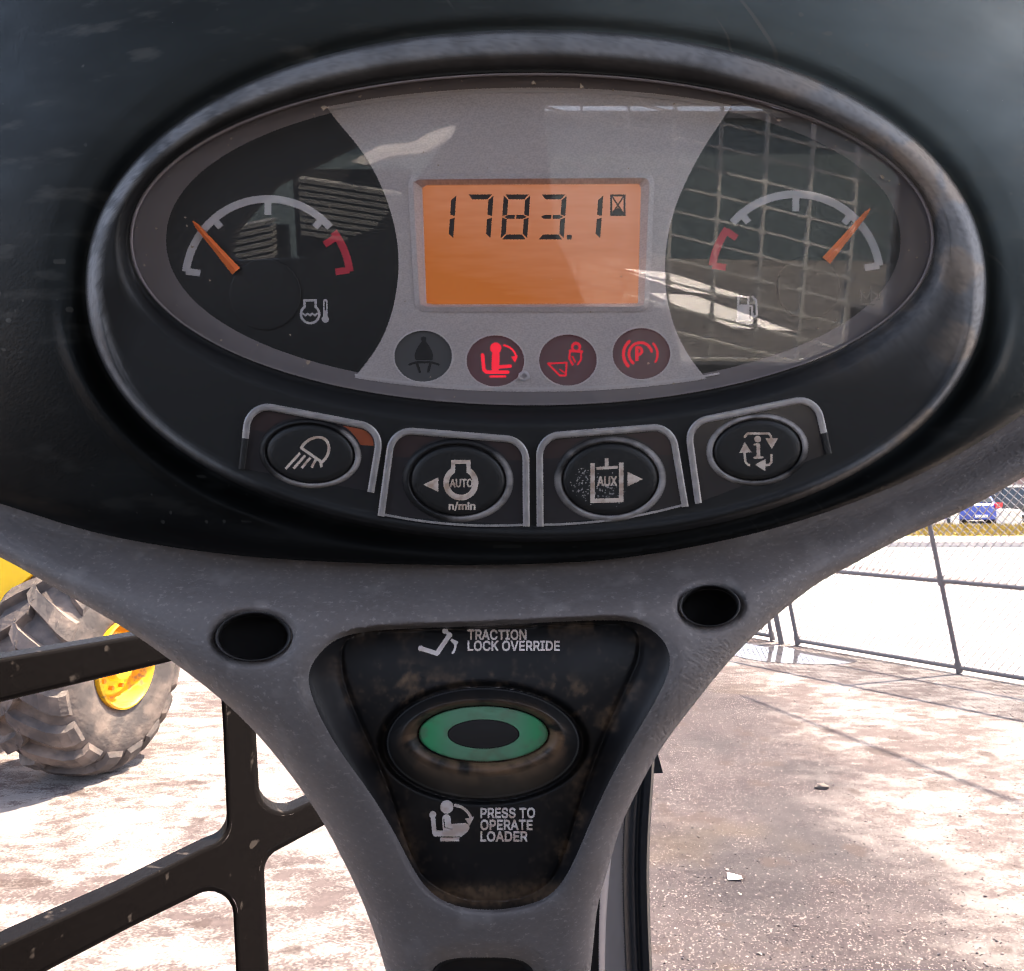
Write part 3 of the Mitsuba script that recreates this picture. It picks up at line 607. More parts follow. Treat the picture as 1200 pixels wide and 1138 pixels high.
for c, pl, sy, nm in zip(LAMPS, lamp_polys, (s0, s1, s2, unary_union([s3, pP, s3r])), names):
    k = put(K + '__warning_lamp', prism(pl, YP, Z0 - 0.0004, Z0 - 0.0008), 'lamp_dark', label=nm)
    R = [ering(c, (34 * s, 30 * s), YP, Z0 + h, 80) for s, h in ((1.05, 0.0003), (1.04, 0.0008), (1.0, 0.0008), (0.99, -0.0005))]
    put(k + '__rim', facing(loft(R, cap_last=False)), 'print_white_line', smooth=30)
    lit = nm.startswith('lit')
    if lit: scene[k]['emitter'] = {'type': 'area', 'radiance': rgb(*(np.array([0.028, 0.001, 0.003]) / 2 ** exposure))}   # light spreading in the smoked disc
    if lit:
        strong = {LAMPS[1]: 0.9, LAMPS[2]: 0.5, LAMPS[3]: 0.5}[c]
        put(k + '__symbol', prism(sy, YP, Z0 - 0.0001, Z0 - 0.0004), 'red_symbol', emitter=red_emit(strong))
    else:
        put(k + '__symbol', prism(sy, YP, Z0 - 0.0001, Z0 - 0.0004), 'lamp_symbol_off')
# a clear screw head in the face beside the second lamp
R = [ering((614, 441), (7 * s, 6 * s), YP, Z0 + h, 24) for s, h in ((1, 0.0003), (0.9, 0.0016), (0.5, 0.0018), (0.4, 0.0008), (0.1, 0.0008))]
put(K + '__rivet', facing(loft(R)), 'print_light', smooth=30)

# ---- four keys
HB = 0.0105 - 0.0022
def YB(u, v): return YP(u, v) - HB
def rounded_path(P, r, n=14):
    """open polyline with its inner corners rounded"""
    P = [np.array(p, float) for p in P]; out = [P[0]]
    for a, b, c in zip(P, P[1:], P[2:]):
        u1, u2 = (a - b) / np.hypot(*(a - b)), (c - b) / np.hypot(*(c - b))
        h = math.acos(float(np.clip(u1 @ u2, -1, 1))) / 2; d = r / math.tan(h)
        o = b + (u1 + u2) / np.hypot(*(u1 + u2)) * r / math.sin(h)
        p, q = b + u1 * d - o, b + u2 * d - o
        a0, a1 = math.atan2(p[1], p[0]), math.atan2(q[1], q[0])
        if a1 - a0 > math.pi: a1 -= 2 * math.pi
        if a0 - a1 > math.pi: a1 += 2 * math.pi
        out += [o + r * np.array([math.cos(t), math.sin(t)]) for t in np.linspace(a0, a1, n)]
    out.append(P[-1])
    L_ = LineString(out)
    return np.array([L_.interpolate(t, normalized=True).coords[0] for t in np.linspace(0, 1, 120)])
FR = [rounded_path(p, 25) for p in ([(283.5, 550), (292, 472.5), (447, 502), (434.5, 577)], [(446.5, 605), (460, 503.5), (616, 516), (617, 617)], [(633, 617), (632, 511.5), (787, 499.5), (803, 594)], [(818.5, 590), (805.5, 496), (956, 465), (971, 532)])]
KEYS = [((363.5, 531.5), (52, 34.5), 0.09), ((536.7, 563), (56, 41.5), 0.03), ((715, 561.3), (56.5, 42.5), -0.03), ((887.5, 527), (52, 36), -0.09)]
def arrow(tip, back, w):
    tip, back = np.array(tip, float), np.array(back, float); d = (tip - back) / np.hypot(*(tip - back)); n = np.array([-d[1], d[0]])
    return Polygon([tip, back + n * w, back - n * w])
head = Polygon(curve([(353, 525), (358, 518.5), (366, 513.8), (374, 512.5), (381, 515), (385, 522), (384.5, 531), (377, 541.5)], 40))
ic0 = unary_union([head.buffer(1.6).difference(head.buffer(-1.6))] + [stroke([(351.5 + 6.1 * k, 531 + 2.6 * k), (334.5 + 9.5 * k + (0 if k < 3 else 2.0 * (k - 2)), 549.5 - 0.5 * k)], 2.9, cap='flat') for k in range(5)])
eng = Point(540, 566).buffer(20.5).difference(Point(540, 566).buffer(13.8))
neck = stroke([(531, 552), (531, 541.5), (549, 541.5), (549, 552)], 5, join='mitre')
ic1 = unary_union([eng, neck]).difference(sbox(533.3, 543.8, 546.7, 556)) 
ic1 = unary_union([ic1, arrow((496, 568), (513.5, 568), 8.5)])
ic2 = unary_union([stroke([(694.5, 543), (694.5, 587), (728, 586), (728, 542)], 5.2, cap='flat', join='mitre'), stroke([(699, 549), (724, 547.5)], 3.4, cap='flat'), stroke([(711, 548), (711, 537)], 4.4, cap='flat'), arrow((753.5, 561.5), (735.5, 561.5), 8.5)])
ic3 = unary_union([stroke([(873, 512), (876, 508), (901, 508), (903.5, 511), (904, 514)], 2.6), arrow((904.5, 526), (904.5, 513.5), 7.3), stroke([(904, 532), (904, 542), (901, 545), (896, 545)], 2.6, cap='flat'), arrow((885, 544.5), (897, 545), 7), stroke([(872.5, 530), (873.5, 541), (877, 545), (879, 545)], 2.6, cap='flat'), arrow((872.8, 518), (873.5, 530.5), 7),
                   Point(888, 514.5).buffer(3.9), stroke([(888.6, 520), (888.9, 536)], 4.2, cap='flat'), stroke([(884.5, 521), (889, 520.5)], 2.2), stroke([(884.5, 536.5), (893.5, 536)], 2.6)])
lab = ['headlamp key', 'engine speed key with arrow and AUTO mark', 'auxiliary hydraulics key with AUX mark', 'information key with circling arrows']
for ki, (fr, (c, r, ro), ic, lb) in enumerate(zip(FR, KEYS, (ic0, ic1, ic2, ic3), lab)):
    c_ = fr
    w = 8.2
    inside = Polygon(c_).buffer(0)
    k = put(K + '__key', prism(inside.buffer(-1), YB, 0.0002, -0.0006), 'key_well', label=lb)
    # arch-shaped frame: rounded bar section
    def off(d): return c_ + d * np.stack([-(g2 := np.gradient(c_, axis=0))[:, 1], g2[:, 0]], -1) / np.hypot(*np.gradient(c_, axis=0).T)[:, None]
    prof = [(-w / 2, -0.0004), (-w / 2, 0.0012), (-w * 0.3, 0.0017), (0, 0.0018), (w * 0.3, 0.0017), (w / 2, 0.0012), (w / 2, -0.0004)]
    Rw = [at(*off(d).T, YB(*off(d).T) - h) for d, h in prof]
    n = len(c_); i = np.arange(n - 1); V = np.vstack(Rw)
    Fc = np.vstack([np.vstack([np.stack([a_ * n + i, a_ * n + i + 1, (a_ + 1) * n + i + 1], -1), np.stack([a_ * n + i, (a_ + 1) * n + i + 1, (a_ + 1) * n + i], -1)]) for a_ in range(len(prof) - 1)])
    if ki in (0, 3):      # the outer legs of the end keys are worn back to black
        leg = np.tile(np.arange(n) < 16, len(prof)) if ki == 0 else np.tile(np.arange(n) > 108, len(prof))
        fm = leg[Fc].all(1)
        put(k + '__frame_leg', facing(trimesh.Trimesh(V, Fc[fm])), 'rubber_key', smooth=30, label='worn dark leg of the frame')
        Fc = Fc[~fm]
    put(k + '__frame', facing(trimesh.Trimesh(V, Fc)), 'key_silver', smooth=30)
    if ki in (1, 2): put(k + '__lip_highlight', prism(stroke(curve([c_[0] + [3, -2], (c_[0] + c_[-1]) / 2 + [0, 3.5], c_[-1] - [3, 2]], 30), 2.6), YB, 0.0010, -0.0002), 'key_silver')  # silver line drawn in as the highlight along the lower lip
    # lip round the key, worn
    rr = [(1.17, 0.0001), (1.13, 0.0011), (1.07, 0.0017), (1.02, 0.0014), (1.0, -0.0004)]
    if ki in (0, 3): rr = [(1 + (s - 1) * 0.95, h) for s, h in rr]
    R = [ering(c, (r[0] * s, r[1] * s + (s - 1) * 4), YB, h, 120, ro) for s, h in rr]
    t = np.linspace(0, 2 * math.pi, 120, endpoint=False)
    nn = meshkit.fbm(np.stack([np.cos(t) * 2.2 + ki * 7, np.sin(t) * 2.2, 0 * t], -1), 4, 4)
    n2 = meshkit.fbm(np.stack([np.cos(t) * 9 + ki * 7, np.sin(t) * 9, 0 * t], -1), 3, 9)
    pref = [np.clip(np.cos(t - 0.2), 0, 1) + np.clip(np.cos(t - 1.4), 0, 1) * .8, np.clip(np.cos(t - 0.7), 0, 1) * 1.2, np.clip(np.cos(t - 1.1), 0, 1) + np.clip(np.cos(t - 5.6), 0, 1) * .8 + np.clip(np.cos(t - 3.3), 0, 1) * .6, np.clip(np.cos(t - 2.6), 0, 1) + np.clip(np.cos(t - 5.4), 0, 1) * .8 + .3][ki]
    wear = np.clip(sstep(0.3, 0.75, 0.5 * nn + 0.55 * pref * 0.7) * (0.6 + 0.7 * n2), 0, 1)
    cc = []
    for j, (s, h) in enumerate(rr):
        ww = (wear * [0.25, .8, 1, .8, .1][j])[:, None]
        cc.append(np.array([.014, .014, .015]) * (1 - ww) + np.array([.40, .37, .36]) * ww)
    put(k + '__lip', facing(loft(R, cap_last=False)), 'worn_plastic', smooth=True, color=np.vstack(cc))
    R = [ering(c, (r[0] * s, r[1] * s), YB, h, 96, ro) for s, h in ((1.0, -0.0004), (0.975, 0.0012), (0.92, 0.0019), (0.8, 0.0021), (0.5, 0.0021), (0.1, 0.0021))]
    put(k + '__cap', facing(loft(R)), 'rubber_key', smooth=True)
    YC = lambda u, v: YB(u, v) - 0.0021
    put(k + '__symbol', prism(ic, YC, 0.00025, -0.0001), 'cream_print')
    el = Polygon(ell(c, (r[0] * 1.18, r[1] * 1.18 + 3), 90, ro))
    win = inside.buffer(-w / 2 - 1.2).difference(el)
    ca, sa = math.cos(ro), math.sin(ro)
    cut = [v0 for v0 in ()]
    vcut = c[1] - r[1] * 0.62
    band = affinity.rotate(sbox(c[0] - 140, vcut - 90, c[0] + 140, vcut), math.degrees(ro), origin=c)
    for q in polys(win.intersection(band)):
        if q.area < 15: continue
        amber = ki == 0 and q.centroid.x > c[0]
        if amber: q = win.intersection(affinity.rotate(sbox(c[0], vcut - 90, c[0] + 140, vcut + 6), math.degrees(ro), origin=c)); q = max(polys(q), key=lambda z: z.area)
        if ki == 3: continue
        put(k + '__indicator', prism(q, YB, 0.0004, 0.0), 'window_amber' if amber else 'window_brown', label='amber indicator window' if amber else None)
YC = lambda u, v: YB(u, v) - 0.0021
fit_text(K + '__key_001__mark', 'AUTO', 527.2, 570.6, 9.0, 26.5, YC, 'cream_print', 0.00025, 0.2)
fit_text(K + '__key_001__speed_mark', 'n/min', 526, 597.2, 8.2, 31, YC, 'cream_print', 0.00025, 0.25)
fit_text(K + '__key_002__mark', 'AUX', 700, 569, 10.5, 23, YC, 'cream_print', 0.00025, 0.2)
# rubbed-off specks left of the AUX mark
sp = []
for _ in range(170):
    a_, q_ = rng.normal(0, 1, 2)
    uu, vv = 684 + 8 * a_, 567 + 14 * q_
    if _ > 90: uu, vv = 711 + 10 * a_, 574 + 7 * q_
    if Polygon(ell(KEYS[2][0], (48, 35), 40)).contains(Point(uu, vv)): sp.append(Point(uu, vv).buffer(rng.uniform(0.3, 0.9), 2))
put(K + '__key_002__rubbed_specks', prism(unary_union(sp), YC, 0.0002, -0.0001), 'key_silver')
tag(K, 'oval black instrument cluster with two gauges, amber display and four keys', 'instrument panel')

# ================================================================ LOADER'S OWN CAB (seen as the side guard, the door post and in the glass)
GA = 0.35
def Yguard(u, v):
    a = (np.asarray(u, float) - CU) / F
    # vertical plane through (-0.348, 0.8) with direction (GA, 1)
    return (-0.348 - GA * 0.8) / (a - GA) + 0 * np.asarray(v, float)
bars = unary_union([Polygon([(-120, 789), (0, 771), (160, 744), (330, 716), (330, 746), (205, 774), (0, 823), (-120, 850)]),
                    Polygon([(256, 760), (297, 760), (300, 860), (305, 950), (309, 1010), (316, 1160), (278, 1160), (272, 1040), (266, 960), (262, 860)]),
                    Polygon([(-120, 1170), (0, 1107), (130, 1048), (235, 995), (300, 968), (365, 938), (420, 912), (420, 948), (378, 968), (318, 1000), (240, 1044), (150, 1088), (60, 1135), (-60, 1200)])])
for _ in range(1):
    bars = bars.buffer(-9).buffer(9).buffer(28).buffer(-28)
def guard_prism(poly, t):
    parts = []
    f = prism(poly, Yguard, 0.0, 0.0001)
    prof = [(0, 0.0), (-3.2, -0.004)]
    face = prism(poly.buffer(-5.5), Yguard, 0.004, 0.0035)
    # bevelled rim and thickness
    q = shapely.segmentize(poly.simplify(0.3), 8)
    for ring in [q.exterior, *q.interiors]:
        r = np.array(ring.coords)[:-1]
        g = np.roll(r, -1, 0) - np.roll(r, 1, 0); g /= np.hypot(*g.T)[:, None]
        nrm = np.stack([-g[:, 1], g[:, 0]], -1)
        s = 1.0 if poly.contains(Point(*(r[0] + nrm[0] * 1.5))) else -1.0
        ins = r + nrm * s * 5.5
        A = at(*ins.T, Yguard(*ins.T) - 0.004); B = at(*r.T, Yguard(*r.T)); Cc = B + np.array([-0.3, 0.95, 0]) * t
        rr = [A]
        for kx, ky in ((0.55, 0.0035), (0.25, 0.0022), (0.07, 0.001)):
            qq = r + nrm * s * 5.5 * kx; rr.append(at(*qq.T, Yguard(*qq.T) - ky))
        parts.append(loft([*rr, B, Cc], cap_last=False))
    return cat_mesh([face, *parts])
put('window_guard', guard_prism(max(polys(bars), key=lambda q: q.area), 0.028), 'guard_paint', smooth=35, label='black steel window guard with rounded crossing bars left of the column', cat='window guard')
# right hand door post and its seal
def strip(cl, Y, prof, mat, key, **k):
    """cl: layout points down the post's left edge (u, v); prof: (offset right in m, offset away in m) section"""
    c = curve(cl, 60); B = at(c[:, 0], c[:, 1], Y)
    rows = [B + np.array([a, b, 0]) for a, b in prof]
    n = len(B); i = np.arange(n - 1); V = np.vstack(rows)
    Fc = np.vstack([np.vstack([np.stack([j * n + i, j * n + i + 1, (j + 1) * n + i + 1], -1), np.stack([j * n + i, (j + 1) * n + i + 1, (j + 1) * n + i], -1)]) for j in range(len(prof) - 1)])
    return put(key, facing(trimesh.Trimesh(V, Fc, process=False)), mat, smooth=40, **k)
PX = 0.6 / F
strip([(722, 870), (722, 940), (717, 985), (712, 1030), (708, 1090), (707, 1138), (707, 1300)], 0.6, [(-0.0003, 0.05), (0, 0.002), (0.001, 0), (0.017, 0), (0.018, 0.002), (0.018, 0.05)], 'tan_plate', 'door_post__plate', label='dusty tan steel face of the post')
strip([(735, 850), (735, 905), (732, 950), (729.5, 1010), (730, 1060), (733, 1138), (738, 1300)], 0.597, [(0, 0.05), (0, 0.004), (0.001, 0.001), (0.004, -0.001), (0.007, 0.0), (0.0085, 0.002), (0.0095, 0.002), (0.011, -0.001), (0.0145, -0.0015), (0.0165, 0.001), (0.017, 0.006), (0.017, 0.05)], 'seal_rubber', 'door_post__seal', label='black ribbed rubber seal along the post')
strip([(690, 940), (690, 1000), (686, 1138), (686, 1300)], 0.63, [(0, 0.05), (0, 0), (0.02, 0), (0.02, 0.05)], 'hole_black', 'door_post__dark_gap_strip')  # black strip put in as the shade of the gap beside the plate
q = Polygon([(700, 884), (771, 884), (777, 906), (700, 908)])
put('door_post__ledge', prism(q, lambda u, v: 0.72 + 0 * np.asarray(u, float), 0.004, -0.05), 'seal_rubber')
tag('door_post', 'cab door post with tan plate and black rubber seal right of the column', 'door post')
# canopy, rear screen and seat behind the driver
def boxm(x0, x1, y0, y1, z0, z1, r=0.0):
    m = trimesh.creation.box(bounds=[[x0, y0, z0], [x1, y1, z1]])
    return m
def rbox(x0, x1, y0, y1, z0, z1, r):
    """box with rounded vertical edges and chamfered rims"""
    p = sbox(x0 + r, y0 + r, x1 - r, y1 - r).buffer(r, 5)
    m = trimesh.creation.extrude_polygon(p, z1 - z0, engine='earcut'); m.apply_translation([0, 0, z0]); return m
put('cab__roof', rbox(-0.52, 0.43, -0.80, 0.78, 2.22, 2.29, 0.06), 'cab_paint', smooth=30)
for x, y in ((-0.6, -0.74), (0.66, -0.74)):
    put('cab__post', rbox(x - 0.035, x + 0.035, y - 0.035, y + 0.035, 0.55, 2.22, 0.012), 'cab_paint', smooth=30)
win_r, win_l = sbox(0.05, 1.5, 0.47, 2.0), Polygon([(-0.42, 1.70), (-0.31, 1.705), (-0.20, 1.76), (-0.06, 1.97), (-0.20, 1.93), (-0.34, 1.84), (-0.40, 1.76)])
rp = sbox(-0.465, 0.55, 0.465, 2.22).difference(win_r.buffer(-0.02).buffer(0.02)).difference(win_l.buffer(-0.015).buffer(0.015))
def upright(poly, y, t):
    m = trimesh.creation.extrude_polygon(poly, t, engine='earcut'); v = m.vertices
    m.vertices = np.stack([v[:, 0], y - v[:, 2], v[:, 1]], -1); m.invert(); m.fix_normals(); return m
win_r = Polygon([(0.14, 1.5), (0.57, 1.5), (0.57, 2.0), (0.04, 2.0), (0.06, 1.75)])
rp = sbox(-0.565, 0.55, 0.62, 2.22).difference(win_r.buffer(-0.02).buffer(0.02)).difference(win_l.buffer(-0.015).buffer(0.015))
put('cab__rear_panel', upright(rp, -0.72, 0.03), 'cab_paint')
for x in (-0.5, 0.5): put('cab__added_side_panel', rbox(x - 0.015, x + 0.015, -0.69, 0.46, 0.552, 1.62, 0.008), 'cab_paint')  # unseen side walls added to cut ground bounce on the column
put('cab__floor', boxm(-0.5, 0.5, -0.7, 0.55, 0.5, 0.55), 'cab_paint')
# steel screen over the rear window, pressed with slanted rounded openings
px_, pz_, sl = 0.068, 0.047, -0.3
hl = []
for i in range(-2, 9):
    for j in range(-6, 18):
        x0, z0 = 0.03 + i * px_, 1.48 + j * pz_ + sl * i * px_
        h_ = Polygon([(x0 + .002, z0 + .002), (x0 + px_ - .002, z0 + .002 + sl * px_), (x0 + px_ - .002, z0 + pz_ - .002 + sl * px_), (x0 + .002, z0 + pz_ - .002)]).buffer(-0.006).buffer(0.006, 4)
        hl.append(h_)
scr_ = win_r.buffer(0.02).difference(unary_union(hl).intersection(win_r.buffer(-0.004)))
for q in polys(scr_): put('cab__rear_screen', upright(q, -0.76, 0.010), 'screen_steel')
tag('cab', 'black canopy cab with steel rear screen, reflected in the cover glass', 'cab')
bk = trimesh.creation.box(extents=[0.46, 0.12, 0.62]).subdivide().subdivide().subdivide().subdivide()
v = bk.vertices; rr_ = np.maximum(np.abs(v[:, 0]) / 0.23, np.abs(v[:, 2]) / 0.31) ; v[:, 0] *= 1 - 0.14 * (v[:, 2] > 0) * (v[:, 2] / 0.31) ** 3; v[:, 1] *= 1 - 0.35 * rr_ ** 4; bk.vertices = v
bk.apply_transform(T().translate([0.0, -0.55, 1.32]).rotate([1, 0, 0], 8).matrix.numpy() if hasattr(T().matrix, 'numpy') else np.array((T().translate([0.0, -0.55, 1.32]).rotate([1, 0, 0], 8)).matrix))
put('standin_seat__backrest', bk, 'seat_fabric', smooth=50)  # dark seat put in for the operator's silhouette in the glass
cu = trimesh.creation.box(extents=[0.48, 0.46, 0.12]).subdivide().subdivide().subdivide()
cu.apply_translation([0.0, -0.32, 1.0]); put('standin_seat__cushion', cu, 'seat_fabric', smooth=50)
tag('standin_seat', 'black seat added behind the dash as the dark operator silhouette reflected in the cover glass', 'seat')

# ribbed engine cover behind the rear panel, sunlit; second bank added as its ghost reflection
for bx0, bx1, bz0, nb_, sl_ in ((-0.44, -0.235, 1.73, 9, -0.2), (-0.66, -0.50, 1.63, 6, 0.25)):
    for k in range(nb_):
        p = np.array([[bx0, 0, bz0 + k * .018], [bx1, 0, bz0 + k * .018 + sl_ * (bx1 - bx0)], [bx1, 0, bz0 + k * .018 + .011 + sl_ * (bx1 - bx0)], [bx0, 0, bz0 + k * .018 + .011]])
        V = np.vstack([p + [0, -1.3, 0], p + [0, -1.335, .008]])
        put('engine_cover__slat', trimesh.convex.convex_hull(V), 'grey_slat')
    put('engine_cover__panel', boxm(bx0 - .02, bx1 + .02, -1.37, -1.34, bz0 - .06, bz0 + nb_ * .018 + .02), 'cab_paint')
put('engine_cover__arm', upright(Polygon([(-0.33, 1.93), (-0.27, 1.975), (-0.2, 1.985), (-0.17, 2.01), (-0.12, 2.03), (-0.13, 1.995), (-0.18, 1.955), (-0.25, 1.945), (-0.3, 1.92)]), -1.30, 0.06), 'white_paint', smooth=30)
tag('engine_cover', 'pale ribbed engine cover with an added ghost bank behind the cab, reflected in the cover glass', 'engine cover')
# ================================================================ GROUND AND STREET
def grid(x0, x1, y0, y1, z, n=1):
    V = [(x0, y0, z), (x1, y0, z), (x1, y1, z), (x0, y1, z)]
    return trimesh.Trimesh(V, [(0, 1, 2), (0, 2, 3)], process=False)
def strip_poly(P, z, h=None):
    m = trimesh.creation.extrude_polygon(Polygon(P), h or 0.001, engine='earcut'); m.apply_translation([0, 0, z]); return m
put('ground', grid(-500, 500, -500, 900, -0.004), 'asphalt', kind='structure')
G0, GD = np.array([4.36, 8.35]), np.array([-1.33, 2.05]); GD = GD / np.hypot(*GD); GN = np.array([-GD[1], GD[0]])  # gate line
def along(s, t=0.0): return G0 + GD * s + GN * t
yard = [(-60, -5), tuple(along(-16)), tuple(along(60)), (-60, 70)]
put('yard', trimesh.Trimesh(*(lambda v, f: (np.c_[np.asarray(v), np.zeros(len(v))], f))(*trimesh.creation.triangulate_polygon(Polygon(yard).buffer(0), engine='earcut')), process=False), 'yard_concrete', kind='structure')
road = Polygon([tuple(along(-60)), (90, 27), (-10, 27.0), tuple(along(24))]).buffer(0)
rm = trimesh.Trimesh(*(lambda v, f: (np.c_[np.asarray(v), np.full(len(v), 0.004)], f))(*trimesh.creation.triangulate_polygon(road, engine='earcut')), process=False)
put('road', rm, 'road_concrete', kind='structure')
put('kerb', rbox(-20, 90, 27, 27.25, 0, 0.15, 0.03), 'kerb_stone', smooth=30, kind='structure')
put('pavement', grid(-20, 90, 27.25, 30.5, 0.13), 'kerb_stone', kind='structure')
# grass verge: blades on a strip
put('verge', grid(-20, 90, 30.5, 38.5, 0.12), 'verge_grass', kind='structure')
nb = 9000
bx, by = rng.uniform(11, 26, nb), rng.uniform(30.6, 38.3, nb)
hh = rng.uniform(0.06, 0.2, nb); an = rng.uniform(0, math.pi, nb); wd = 0.03
dx, dy = np.cos(an) * wd, np.sin(an) * wd
V = np.stack([np.stack([bx - dx, by - dy, 0 * bx + 0.12], -1), np.stack([bx + dx, by + dy, 0 * bx + 0.12], -1), np.stack([bx + rng.normal(0, .05, nb), by + rng.normal(0, .05, nb), 0.12 + hh], -1)], 1).reshape(-1, 3)
put('verge_grass_blades', trimesh.Trimesh(V, np.arange(3 * nb).reshape(-1, 3), process=False), 'verge_grass', kind='stuff', label='dry yellow grass on the verge beyond the road', cat='grass')
# puddle by the gate and a scrap of paper, stones
pp = closed_curve([(2.35, 9.55), (2.75, 9.35), (3.15, 9.35), (3.35, 9.55), (3.05, 9.95), (2.75, 10.5), (2.4, 10.6), (2.2, 10.1)], 60)
put('puddle', trimesh.Trimesh(*(lambda v, f: (np.c_[np.asarray(v), np.full(len(v), 0.004)], f))(*trimesh.creation.triangulate_polygon(Polygon(pp), engine='earcut')), process=False), 'puddle_water', kind='structure', label='shallow puddle by the gate')
def gpt(u, v): 
    Y = EYE * F / (v - CV); return np.array([(u - CU) / F * Y, Y])
x, y = gpt(860, 1030)
pv = np.array([[-.03, -.022, .004], [.03, -.03, .012], [.036, .02, .006], [-.024, .03, .018], [0.002, 0.0, 0.010]])
put('paper_scrap', trimesh.Trimesh(pv + [x, y, 0], [(0, 1, 4), (1, 2, 4), (2, 3, 4), (3, 0, 4)], process=False), 'white_paint', label='small white paper scrap on the dark gravelly ground', cat='paper scrap')
ns = 5000
uu, vv = rng.uniform(735, 1200, ns), rng.uniform(800, 1150, ns)
P = np.array([gpt(a, b) for a, b in zip(uu, vv)])
ico = trimesh.creation.icosphere(subdivisions=0)
s = np.exp(rng.normal(math.log(0.0027), 0.35, ns))
V, Fc = [], []
for k in range(ns):
    vv_ = ico.vertices * rng.uniform(0.6, 1.3, (12, 1)) * s[k] * [1.2, 1, 0.6] + [P[k, 0], P[k, 1], s[k] * 0.35]
    V.append(vv_); Fc.append(ico.faces + 12 * k)
put('gravel', trimesh.Trimesh(np.vstack(V), np.vstack(Fc), process=False), 'stone_mix', kind='stuff', label='loose grit and small stones on the yard', cat='gravel')
for i, (u_, v_, sz, lb) in enumerate([(963, 924, 0.028, 'small dark lump of dirt lying on the damp ground right of the paper scrap')]):
    x, y = gpt(u_, v_)
    m = trimesh.creation.icosphere(subdivisions=3, radius=sz); m.vertices *= (0.7 + 0.7 * meshkit.fbm(m.vertices * 40 + i * 9, 3, 2))[:, None] * [1.3, 1, .6]; m.apply_translation([x, y, sz * 0.3])
    put('stone', m, 'tyre_rubber', smooth=True, label=lb, cat='stone')

# ================================================================ GATE
def tube(p, q, r, n=10):
    return trimesh.creation.cylinder(radius=r, segment=[p, q], sections=n)
LEAN = np.array([-0.27, 0.02]) / 1.37
def gp(s, z, t=0.0):
    b = along(s, t) + LEAN * z
    return np.array([b[0], b[1], z])
def leaf(name, s0, s1, stiles, ht=1.85, lo=0.06, label='', rails=(0.06, 0.84, 1.85)):
    for z in rails: put(name + '__rail', tube(gp(s0, z), gp(s1, z), 0.021), 'galvanised', smooth=40)
    for s_ in stiles: put(name + '__stile', tube(gp(s_, lo), gp(s_, ht), 0.022), 'galvanised', smooth=40)
    for s_ in stiles:
        for z in rails: put(name + '__clamp', tube(gp(s_, z - 0.045), gp(s_, z + 0.045), 0.031, 12), 'galvanised', smooth=40)
    # woven diamond wire, every wire a thin tube
    V, Fc, n, p = [], [], 0, 0.075
    W, Hh = s1 - s0, ht - lo
    segs = []
    for k in np.arange(-Hh, W, p * 1.0):
        a0 = max(k, 0); a1 = min(k + Hh, W)
        if a1 - a0 > 0.01:
            segs.append((a0, a0 - k, a1, a1 - k)); segs.append((W - a0, a0 - k, W - a1, a1 - k))
    tri = np.array([[0, 1, 4], [0, 4, 3], [1, 2, 5], [1, 5, 4], [2, 0, 3], [2, 3, 5]])
    for a0, b0, a1, b1 in segs:
        A, B = gp(s0 + a0, lo + b0), gp(s0 + a1, lo + b1); d = (B - A) / np.linalg.norm(B - A)
        e1 = np.cross(d, [GN[0], GN[1], 0.0]); e1 /= np.linalg.norm(e1); e2 = np.cross(d, e1)
        ring = [0.0046 * (math.cos(t) * e1 + math.sin(t) * e2) for t in (0.3, 2.4, 4.5)]
        V += [A + r_ for r_ in ring] + [B + r_ for r_ in ring]; Fc.append(tri + n); n += 6
    put(name + '__wire_mesh', trimesh.Trimesh(np.array(V), np.vstack(Fc), process=False), 'wire_steel', kind='stuff')
    tag(name, label, 'gate')
s_of = lambda u, v: float((gpt(u, v) - G0) @ GD)
sA, sB, sC = s_of(1125, 790), s_of(936, 757), s_of(913, 751)
leaf('mesh_gate', -3.0, sB, [sA, sB, -3.0], label='long steel tube gate with diamond wire mesh and cross stile at the right')
leaf('mesh_gate_001', sC, sC + 3.2, [sC, sC + 3.2], label='far mesh gate leaf half hidden behind the column')
sm_ = 0.5 * (sB + sC)
put('gate_post', tube(gp(sm_, 0.0, 0.06), gp(sm_, 2.0, 0.06), 0.03, 16), 'galvanised', smooth=40, label='steel gate post standing between the two mesh gate leaves', cat='post')
V = tube([along(-4)[0], along(-4)[1], 0.012], [along(8)[0], along(8)[1], 0.012], 0.012, 6)
# cable overhead whose shadow crosses the yard
a_, b_ = gpt(975, 857), gpt(1210, 948)
sd = np.array([0.85, 0.55]) / 1.9 * 6.0
d_ = (b_ - a_) / np.hypot(*(b_ - a_))
p0, p1 = a_ + sd - d_ * 1.2, b_ + sd + d_ * 14
put('overhead_cable', tube([*p0, 6.0], [*p1, 6.0], 0.02, 8), 'wheel_black', label='black overhead cable above the yard casting a thin shadow', cat='cable')

